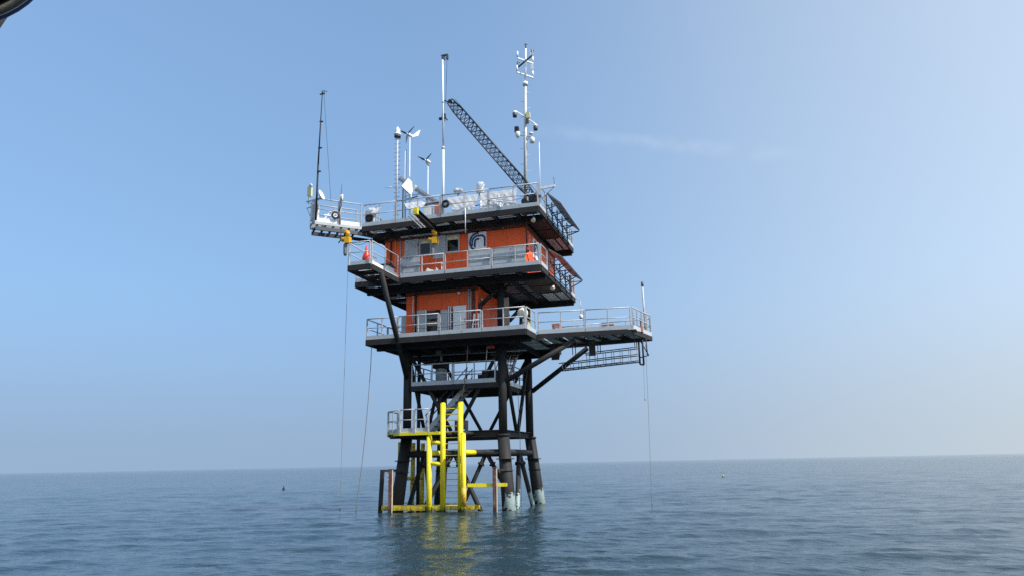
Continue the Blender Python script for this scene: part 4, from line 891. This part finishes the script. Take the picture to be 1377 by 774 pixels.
for lab, x, sz, m_, ny in (('light red bench-like stand on the inner end of the side extension', 5.5, (.42, .3, .5), 'light_red', 2), ('low light red crate halfway along the side extension', 8.32, (.6, .4, .22), 'light_red', 1)):
    o = thing('deck_crate', lab, 'crate', (x, -1.5, LOW)); z0 = LOW + .22
    if ny == 2:
        part('top', MB().box((x, -1.5, LOW + .6), (.44, .3, .12)), m_, o)
        for dx in (-.17, .17): part('leg', MB().box((x + dx, -1.5, LOW + .27), (.07, .26, .53)), m_, o)
    else:
        part('body', MB().box((x, -1.5, LOW + .25), sz), m_, o); part('skid', MB().box((x, -1.5, LOW + .07), (.5, .3, .13)), 'dark_grey', o); part('lid', MB().box((x, -1.5, LOW + .38), (.64, .44, .03)), m_, o)
pn2 = thing('locker', 'long low grey locker behind the rail of the side extension', 'locker', (7.2, -.4, LOW))
for k in range(3): part('locker_box', MB().bb(5.9 + 1.25 * k, 7.12 + 1.25 * k, -.7, -.2, LOW + .002, LOW + .42), 'grey_paint', pn2)
part('lid', MB().bb(5.88, 9.64, -.72, -.18, LOW + .424, LOW + .46), 'galvanised', pn2)
pm = thing('gauge_post', 'slim grey post rising above the outer end of the side extension', 'post', (10.1, 0, LOW)); part('pole', MB().tube((10.1, -.05, LOW - .3), (10.08, -.05, 11.75), .055, .045, 8), 'galvanised', pm); part('cap', MB().tube((10.08, -.05, 11.6), (10.08, -.05, 11.85), .07, n=8), 'dark_grey', pm)
gs = thing('gear_stack', 'pinkish equipment rack inside the end railing of the side extension', 'rack', (9.9, -.6, LOW))
part('base', MB().bb(9.55, 10.05, -1.0, -.3, LOW + .002, LOW + .3), 'light_red', gs)
for k in range(3): part('rod', MB().tube((9.6 + .17 * k, -.9 + .1 * k, LOW + .3), (9.58 + .17 * k, -.9 + .1 * k, LOW + .95 - .08 * k), .03, n=6), 'dark_grey', gs)
hl = thing('hanging_lamp', 'small white lamp on a bent rod below the middle deck corner', 'lamp', (5.8, 3.9, 11)); part('rod', MB().path([(5.42, 3.9, 12.1), (5.7, 3.9, 12.15), (5.8, 3.9, 12.0), (5.82, 3.9, 11.1)], .022), 'galvanised', hl); part('lamp', MB().lathe([(.10, -.16), (.13, -.05), (.11, .05), (.04, .1)], (5.82, 3.9, 11.02), n=12), 'white_paint', hl)
fx = thing('flood_light', 'small floodlight under the near right corner of the top deck', 'lamp', (5.1, -3.9, 15)); part('head', MB().lathe([(.13, 0), (.11, .1), (.05, .2)], (5.0, -3.95, 14.72), (.2, .4, 1), n=12), 'cream_plastic', fx); part('bracket', MB().bar((5.02, -3.9, 14.88), (5.02, -3.9, 15.1), .05, .05), 'dark_grey', fx)
fy = thing('flood_light', 'small floodlight under the right side of the middle deck', 'lamp', (5.1, -1.2, 11.8)); part('head', MB().lathe([(.14, 0), (.11, .1), (.05, .2)], (5.3, -1.3, 11.62), (.3, .3, 1), n=12), 'cream_plastic', fy); part('bracket', MB().bar((5.3, -1.25, 11.78), (5.3, -1.25, 11.92), .05, .05), 'dark_grey', fy)

gw = thing('stowed_gangway', 'steel ladder gangway stowed lengthwise under the side extension', 'gangway', (7.5, -.6, 7.4))
ga, gb = V((5.4, -.75, 7.22)), V((9.72, -.95, 7.44)); gd = (gb - ga).normalized(); gs_ = V((-gd.y, gd.x, 0)).normalized()
for o_ in (0, .62):
    for z, r in ((0, .038), (.34, .03), (.72, .03)):
        s0 = 0 if z < .5 else .45
        part('side_rail', MB().tube(ga + gs_ * o_ + gd * s0 * 3 * (z > .5) + V((0, 0, z)), gb + gs_ * o_ + V((0, 0, z)), r, n=6), 'dark_grey', gw)
    for k in range(10):
        p = ga + gd * (.2 + .455 * k) + gs_ * o_; part('baluster', MB().tube(p, p + V((0, 0, .72 if k > 2 else .34)), .018, n=5), 'galvanised', gw)
for k in range(15):
    p = ga + gd * (.12 + .3 * k); part('rung', MB().tube(p, p + gs_ * .62, .018, n=5), 'dark_grey', gw)
for t in (.8, 2.2, 4.2):
    p = ga + gd * t; part('hanger', MB().tube(p + V((0, 0, .7)), p + V((0, 0, 1.3)), .025, n=5).tube(p + gs_ * .62 + V((0, 0, .7)), p + gs_ * .62 + V((0, 0, 1.3)), .025, n=5), 'dark_grey', gw)
ge = part('end_frame', MB().path([(9.75, -.5, 8.6), (9.75, -.5, 7.3), (9.95, -.5, 7.25), (9.95, -.5, 8.6)], .05).path([(9.8, -.1, 8.6), (10.2, -.1, 7.8), (9.7, -.1, 7.7)], .03).tube((10.12, -.3, 8.6), (10.15, -.3, 7.8), .03, n=6), 'black_steel', gw)

# ------------------------------------------------------------------ intermediate deck gear, stairs
def stair(label, a, b, width, side, steps, cat='stairs', rail_m='galvanised', str_m='dark_grey'):
    a = V(a); b = V(b); s = V(side).normalized(); o = thing('steel_stair', label, cat, b)
    for k in (0, 1):
        part('stringer', MB().bar(a + s * (width * k), b + s * (width * k), .06, .24, (0, 0, 1)), str_m, o)
        part('handrail', MB().tube(a + s * (width * k) + V((0, 0, .95)), b + s * (width * k) + V((0, 0, .95)), .028, n=6), rail_m, o)
        part('middle_rail', MB().tube(a + s * (width * k) + V((0, 0, .52)), b + s * (width * k) + V((0, 0, .52)), .022, n=6), rail_m, o)
        for t in (.02, .35, .68, .98):
            p = a.lerp(b, t) + s * (width * k); part('baluster', MB().tube(p, p + V((0, 0, .95)), .024, n=6), rail_m, o)
    hd = V((b.x - a.x, b.y - a.y, 0)).normalized()
    for k in range(steps):
        p = a.lerp(b, (k + .5) / steps) + s * (width / 2); rot = Matrix((hd, s, V((0, 0, 1)))).transposed()
        part('tread', MB().box(p, (.22, width - .08, .035), rot), 'dark_plate', o)
    return o
stair('dark steel stair descending left behind the yellow ladder', (.62, -2.15, INT), (-1.85, -2.15, ACC + .05), .8, (0, 1, 0), 10, rail_m='dark_grey', str_m='grey_paint')
stair('pale railed stair between lower deck and leg deck at the right', (2.46, 1.7, LOW - .1), (2.46, -1.0, INT), .6, (-1, 0, 0), 10, rail_m='cream_plastic', str_m='galvanised')
tk = thing('grey_tank', 'grey upright tank with black top on the deck between the legs', 'tank', (-1.4, -1, INT)); part('shell', MB().lathe([(.25, 0), (.29, .03), (.29, 1.05), (.24, 1.12)], (-1.4, -1.0, INT), n=18), 'grey_paint', tk); part('lid', MB().bb(-1.85, -1.05, -1.35, -.65, INT + 1.13, INT + 1.5), 'black_rubber', tk); part('pipe', MB().tube((-1.4, -1, INT + 1.5), (-1.4, -1, LOW - .4), .08, n=8), 'grey_paint', tk)
pb_ = thing('pump_box', 'dark sloped pump housing behind the rail near the front right leg', 'pump', (1.9, -2, INT)); part('body', MB().prism([(1.25, -2.3), (2.3, -2.3), (2.3, -1.5), (1.25, -1.5)], INT + .002, INT + .5).prism([(1.45, -2.2), (2.2, -2.2), (2.2, -1.6), (1.45, -1.6)], INT + .502, INT + .75), 'black_rubber', pb_); part('pipe', MB().path([(1.7, -2.35, INT + .3), (1.75, -2.4, INT + .9), (1.85, -2.4, LOW - .4)], .03), 'cream_plastic', pb_)
gx = thing('grey_cabinet', 'small grey cabinet under the lower deck above the leg deck', 'cabinet', (-1.9, .5, INT)); part('case', MB().bb(-2.25, -1.75, .2, .7, INT + .5, INT + 1.4), 'grey_paint', gx); part('leg', MB().bb(-2.2, -2.1, .4, .5, INT, INT + .498), 'dark_grey', gx); part('leg', MB().bb(-1.9, -1.8, .4, .5, INT, INT + .498), 'dark_grey', gx)
rw = thing('red_winch', 'small red and grey winch on the access platform behind the ladder', 'winch', (.55, -2.9, ACC)); part('drum', MB().tube((.3, -2.9, ACC + .35), (.75, -2.9, ACC + .35), .2, n=14), 'light_red', rw); part('frame', MB().bb(.22, .28, -3.1, -2.7, ACC - .1, ACC + .6).bb(.78, .84, -3.1, -2.7, ACC - .1, ACC + .6), 'dark_grey', rw)
rl = thing('red_lamp', 'small red lamp under the lower deck beside the front right leg', 'lamp', (2.15, -2.6, LOW - .5)); part('lens', MB().bb(1.95, 2.35, -2.75, -2.55, LOW - .62, LOW - .5), 'red_plastic', rl); part('bracket', MB().bb(2.0, 2.3, -2.7, -2.6, LOW - .498, LOW - .4), 'dark_grey', rl)

# small services run under the decks
ut = thing('service_pipes', 'pipes and cable runs hung under the lower deck', 'pipes', (0, -2, LOW - .6))
for k, (y, r, m_) in enumerate(((-2.2, .05, 'black_steel'), (-1.5, .035, 'galvanised'), (-.6, .07, 'black_steel'), (.4, .04, 'rust'), (1.4, .05, 'galvanised'))):
    part('pipe', MB().tube((-3.3, y, LOW - .58 - .03 * k), (4.2 - .5 * k, y + .3, LOW - .6 - .02 * k), r, n=8), m_, ut)
for x, y in ((-1.0, -2.3), (.6, -2.0), (1.7, -1.0), (-2.0, -.4)): part('junction_box', MB().box((x, y, LOW - .62), (.28, .2, .24)), 'dark_grey', ut)
cbt = thing('cable_bundle', 'yellowed rope hanging from the lower deck in front of the leg deck', 'rope', (.85, -2.95, LOW)); part('strand', MB().path([(.95, -3.0, LOW - .3), (.9, -3.02, 7.6), (.75, -3.05, 6.4), (.55, -3.0, 5.5), (.5, -2.9, 5.0)], .022), 'wood', cbt); part('end_knot', MB().sphere((.5, -2.9, 4.98), .05, 6), 'wood', cbt)

# ------------------------------------------------------------------ access platform and boat landing
ap = thing('access_platform', 'yellow-edged access platform with grey rails on the left front leg', 'platform', (-1.7, -3.6, ACC))
poly = [(-.02, -4.55), (-2.27, -4.55), (-3.45, -3.5), (-3.45, -2.2), (-.02, -2.2)]
n = len(poly)
for k in range(n):
    a, b = poly[k], poly[(k + 1) % n]; part('edge_beam', MB().bar((*a, ACC - .075), (*b, ACC - .075), .06, .15), 'yellow_paint', ap)
inner = [(-.1, -4.47), (-2.22, -4.47), (-3.37, -3.45), (-3.37, -2.28), (-.1, -2.28)]
part('floor_plate', MB().prism(inner, ACC - .06, ACC - .03), 'dark_plate', ap)
part('support_beam', MB().bb(-3.3, -.1, -3.5, -3.36, ACC - .26, ACC - .062), 'black_steel', ap)
for x in (-2.9, -1.6, -.3): part('support_beam', MB().bb(x - .06, x + .06, -4.4, -3.51, ACC - .22, ACC - .064), 'black_steel', ap)
for (a, b) in (((-.6, -4.55), (-1.43, -4.55)), ((-1.43, -4.55), (-2.27, -4.55))):
    railing('short grey railing panel on the front of the access platform, ' + ('next to the ladder' if a[0] > -1 else 'at its left corner'), [a, b], ACC, h=1.16, mids=0, group='rails of the access platform', pw=.07)
railing('slanting railing on the left corner of the access platform', [(-2.33, -4.5), (-3.45, -3.5)], ACC, h=1.16, mids=1, group='rails of the access platform')
railing('railing on the left side of the access platform', [(-3.45, -3.44), (-3.45, -2.25)], ACC, h=1.16, mids=1, group='rails of the access platform')

bl_ = thing('boat_landing', 'yellow tubular boat landing with ladder in front of the tower legs', 'boat landing', (0, -4.4, 0))
def ypipe(name, a, b, r, m_='yellow_paint'): return part(name, MB().tube(a, b, r, n=18), m_, bl_)
f1 = ypipe('fender_pipe', (-.62, -4.42, -1.2), (-.64, -4.42, 3.72), .14)
part('cap', MB().lathe([(.14, 0), (.11, .05), (.02, .07)], (-.64, -4.42, 3.72), n=18), 'yellow_paint', f1)
part('rusty_sleeve', MB().tube((1.33, -4.72, .3), (1.33, -4.72, 1.22), .127, n=18), 'worn_yellow', bl_)
f2 = ypipe('fender_pipe', (1.33, -4.72, -1.2), (1.31, -4.72, 3.78), .122)
part('cap', MB().lathe([(.122, 0), (.1, .05), (.02, .07)], (1.31, -4.72, 3.78), n=18), 'yellow_paint', f2)
lad = ypipe('ladder_stile', (.10, -4.4, -.2), (.09, -4.4, 5.36), .135)
part('cap', MB().lathe([(.135, 0), (.1, .04), (.02, .05)], (.09, -4.4, 5.36), n=18), 'yellow_paint', lad)
la2 = ypipe('ladder_stile', (1.03, -4.4, -.2), (1.05, -4.4, 5.36), .135)
part('cap', MB().lathe([(.135, 0), (.1, .04), (.02, .05)], (1.05, -4.4, 5.36), n=18), 'yellow_paint', la2)
for k in range(17):
    z = .42 + .292 * k; part('ladder_rung', MB().tube((.2, -4.34, z), (.96, -4.34, z), .024, n=6), 'worn_yellow' if k < 8 else 'yellow_paint', bl_)
for z, a, b in ((3.40, -.62, .06), (2.36, -.62, .06)): ypipe('cross_stub', (a, -4.42, z), (b, -4.41, z), .105)
ypipe('stand_off', (-.62, -4.4, 2.9), (-.36, -3.7, 2.88), .125); ypipe('stand_off', (1.34, -4.68, 2.88), (1.62, -3.9, 2.88), .125)
ypipe('stand_off', (-.36, -3.7, 2.88), (-.1, -3.0, 2.88), .13, 'black_steel'); ypipe('stand_off', (1.62, -3.9, 2.88), (1.85, -3.0, 2.88), .13, 'black_steel')
for x in (.1, 1.06): ypipe('stand_off', (x, -4.3, 3.85), (x, -2.72, 3.86), .10, 'black_steel')
part('bumper_beam', MB().bar((1.5, -4.62, 1.30), (3.42, -4.3, 1.30), .20, .16), 'yellow_paint', bl_)
part('low_walkway_beam', MB().bb(-3.32, -.83, -4.48, -4.36, .10, .33), 'worn_yellow', bl_); part('low_walkway_beam', MB().bb(-.45, .0, -4.48, -4.36, .10, .33), 'yellow_paint', bl_)
part('low_walkway_beam', MB().bb(.26, .92, -4.48, -4.36, .12, .32), 'worn_yellow', bl_); part('low_walkway_beam', MB().bb(1.40, 1.75, -4.46, -4.34, .10, .31), 'worn_yellow', bl_)
part('low_walkway_beam', MB().bb(-3.32, -3.18, -4.35, -3.5, .12, .31), 'worn_yellow', bl_)
part('low_walkway_floor', MB().bb(-3.15, .9, -4.34, -3.5, .27, .32), 'worn_yellow', bl_); part('low_walkway_beam', MB().bb(-3.3, 1.7, -3.49, -3.38, .10, .31), 'worn_yellow', bl_)
for x, y in ((-3.35, -2.2), (-3.35, -.5), (-3.35, .85)):
    ypipe('side_fender_pipe', (x, y, -1), (x + .05, y, 3.55), .125, 'worn_yellow')
for z in (3.1, 1.6): part('cross_stub', MB().tube((-3.33, -2.1, z), (-3.33, .8, z), .10, n=12), 'worn_yellow', bl_)
gu = thing('mooring_gallows', 'black steel frame with a hanging chain at the left end of the landing', 'gallows', (-3.3, -4.4, 0))
part('post', MB().bar((-3.36, -4.4, -.8), (-3.24, -4.4, 2.12), .17, .16), 'black_steel', gu); part('top_bar', MB().bar((-3.3, -4.4, 2.06), (-2.45, -4.0, 2.06), .12, .12), 'black_steel', gu)
part('back_bar', MB().bar((-2.45, -4.0, 2.06), (-2.5, -3.2, 1.95), .10, .10), 'black_steel', gu)
ch = MB()
for k in range(9):
    ch.torus((-2.97 + .02 * math.sin(k * 2.1), -4.27, 1.93 - .11 * k), .045, .014, (1, 0, 0) if k % 2 else (0, 1, 0), 8, 5)
    ch.torus((-2.86 + .03 * math.sin(k * 1.7), -4.24, 1.93 - .075 * k), .04, .012, (1, 0, 0) if k % 2 else (0, 1, 0), 8, 5)
part('chain', ch, 'galvanised', gu, kind='stuff')
for lab, x in (('rusty upright post at the left end of the yellow landing', -2.68), ('rusty upright post in front of the right front leg', 2.89)):
    o = thing('mooring_post', lab, 'post', (x, -4.55, 0), 'rusty mooring posts')
    part('post', MB().bar((x - .01, -4.55, -1.0), (x, -4.55, 2.12), .18, .2), 'rust', o); part('sunlit_edge_strip', MB().bar((x + .095, -4.58, -.6), (x + .101, -4.58, 2.08), .018, .06), 'cream_plastic', o); part('top_plate', MB().box((x, -4.55, 2.135), (.2, .22, .03)), 'rust', o)  # pale strip paints the sunlit right edge of the post
part('strut', MB().bar((2.95, -4.5, 2.0), (3.0, -3.3, 2.0), .1, .1), 'black_steel', bl_)

# ------------------------------------------------------------------ ropes to the water
def rope(label, pts, r=.014, weight=True):
    o = thing('hanging_rope', label, 'rope', pts[-1], 'ropes hanging to the water')
    part('line', MB().path(pts, r, 5), 'rope', o)
    q = V(pts[-1]); part('end_weight', MB().lathe([(.012, -.05), (.024, -.03), (.024, .03), (.012, .05)], q, n=8), 'dark_grey', o)
rope('dark rope swinging from the left front corner of the lower deck', [(-4.20, -4.1, 8.75), (-4.22, -4.1, 7.6), (-4.30, -4.1, 6.0), (-4.42, -4.1, 4.2), (-4.58, -4.1, 2.4), (-4.8, -4.1, .6), (-4.86, -4.1, .05)], .02)
rope('thin line hanging from the outer end of the side extension', [(9.98, .6, 8.5), (9.93, .62, 5.5), (9.86, .66, 2.8), (9.78, .7, .1)], .010)
rope('short thin line beside the outer end of the side extension', [(9.85, .5, 8.5), (9.80, .5, 7.0), (9.78, .5, 5.5)], .008)
rope('slack line hanging under the right side of the leg deck', [(2.75, .2, 6.3), (2.85, 0.1, 4.0), (2.88, 0, 2.0), (2.88, .0, .05)], .015)
# loose cables sagging between fittings
def cable(label, a, b, sag, r=.014):
    a = V(a); b = V(b); o = thing('loose_cable', label, 'cable', a, 'loose cables slung between the decks')
    pts = [a.lerp(b, k / 10) - V((0, 0, sag * 4 * (k / 10) * (1 - k / 10))) for k in range(11)]
    part('line', MB().path(pts, r, 5), 'black_rubber', o)
    for q in (a, b): part('clip', MB().box(q, (.06, .06, .06)), 'dark_grey', o)
cable('black cable drooping between the left hoist and the middle deck balcony', (-5.2, -5.1, 14.3), (-4.0, -4.3, 14.9), .35)
cable('black cable sagging under the front edge of the top deck', (-3.6, -4.2, 15.05), (-1.3, -4.2, 15.05), .16, .011)
cable('black cable sagging along the front rail near the crane foot', (2.7, -4.36, 16.0), (5.3, -4.36, 16.1), .2, .011)
cable('black cable sagging along the front rail of the lower deck', (-2.5, -4.41, 9.5), (2.1, -4.41, 9.5), .18, .011)
cable('black cable slung below the side extension', (5.0, -2.2, 8.6), (9.5, -1.9, 8.6), .22, .012)
# ------------------------------------------------------------------ buoys
b1_ = thing('dark_marker', 'small dark pointed marker float on the water far left of the tower', 'buoy', (-33.0, 31.6, 0))
part('float', MB().lathe([(.1, -.2), (.17, -.05), (.18, .06), (.11, .12)], (-33, 31.6, 0), n=14), 'black_rubber', b1_); part('top_cone', MB().lathe([(.11, .122), (.06, .27), (.02, .38)], (-33.0, 31.6, 0), n=12), 'black_rubber', b1_); part('rod', MB().tube((-33, 31.6, .36), (-32.97, 31.6, .52), .025, n=6), 'black_rubber', b1_)
b2_ = thing('yellow_buoy', 'small yellow buoy floating on the water right of the tower', 'buoy', (12.1, 64.0, 0))
part('float', MB().lathe([(.06, -.2), (.16, -.08), (.17, .05), (.12, .13)], (12.1, 64, 0), n=14), 'yellow_paint', b2_); part('column', MB().lathe([(.11, .132), (.08, .26), (.06, .32)], (12.1, 64, 0), n=12), 'yellow_paint', b2_); part('top_mark', MB().box((12.1, 64, .37), (.13, .13, .09), Matrix.Rotation(R(45), 3, 'Y')), 'yellow_paint', b2_)

# ------------------------------------------------------------------ lamp on the boat the photograph was taken from
LC = V((13.488, -39.062, 2.989))
lm = thing('boat_lamp', 'dark metal rim of a round boat lamp in the top left corner', 'lamp', LC)
ax_ = (V((.72, -.46, -.35))).normalized()
RAD = .139
part('housing', MB().lathe([(.03, -.20), (.08, -.18), (RAD * .86, -.05), (RAD * .90, -.01)], LC, ax_, 40), 'black_rubber', lm)
part('rim', MB().torus(LC, RAD * .93, .0075, ax_, 56, 10), 'chrome', lm)
part('outer_rim', MB().torus(LC - ax_ * .014, RAD * .97, .006, ax_, 56, 10), 'navy', lm)
part('inner_bezel', MB().torus(LC + ax_ * .006, RAD * .80, .010, ax_, 48, 10), 'chrome', lm)
part('lens', MB().lathe([(RAD * .80, -.006), (RAD * .6, .012), (RAD * .3, .022), (.002, .025)], LC, ax_, 40), 'dark_grey', lm)
part('bracket', MB().tube((13.345, -38.85, 3.02), (13.310, -38.856, 2.942), .013, .009, 12), 'brown_steel', lm)
part('mount_arm', MB().tube((13.310, -38.856, 2.942), (13.10, -38.9, 1.7), .010, n=12), 'chrome', lm)
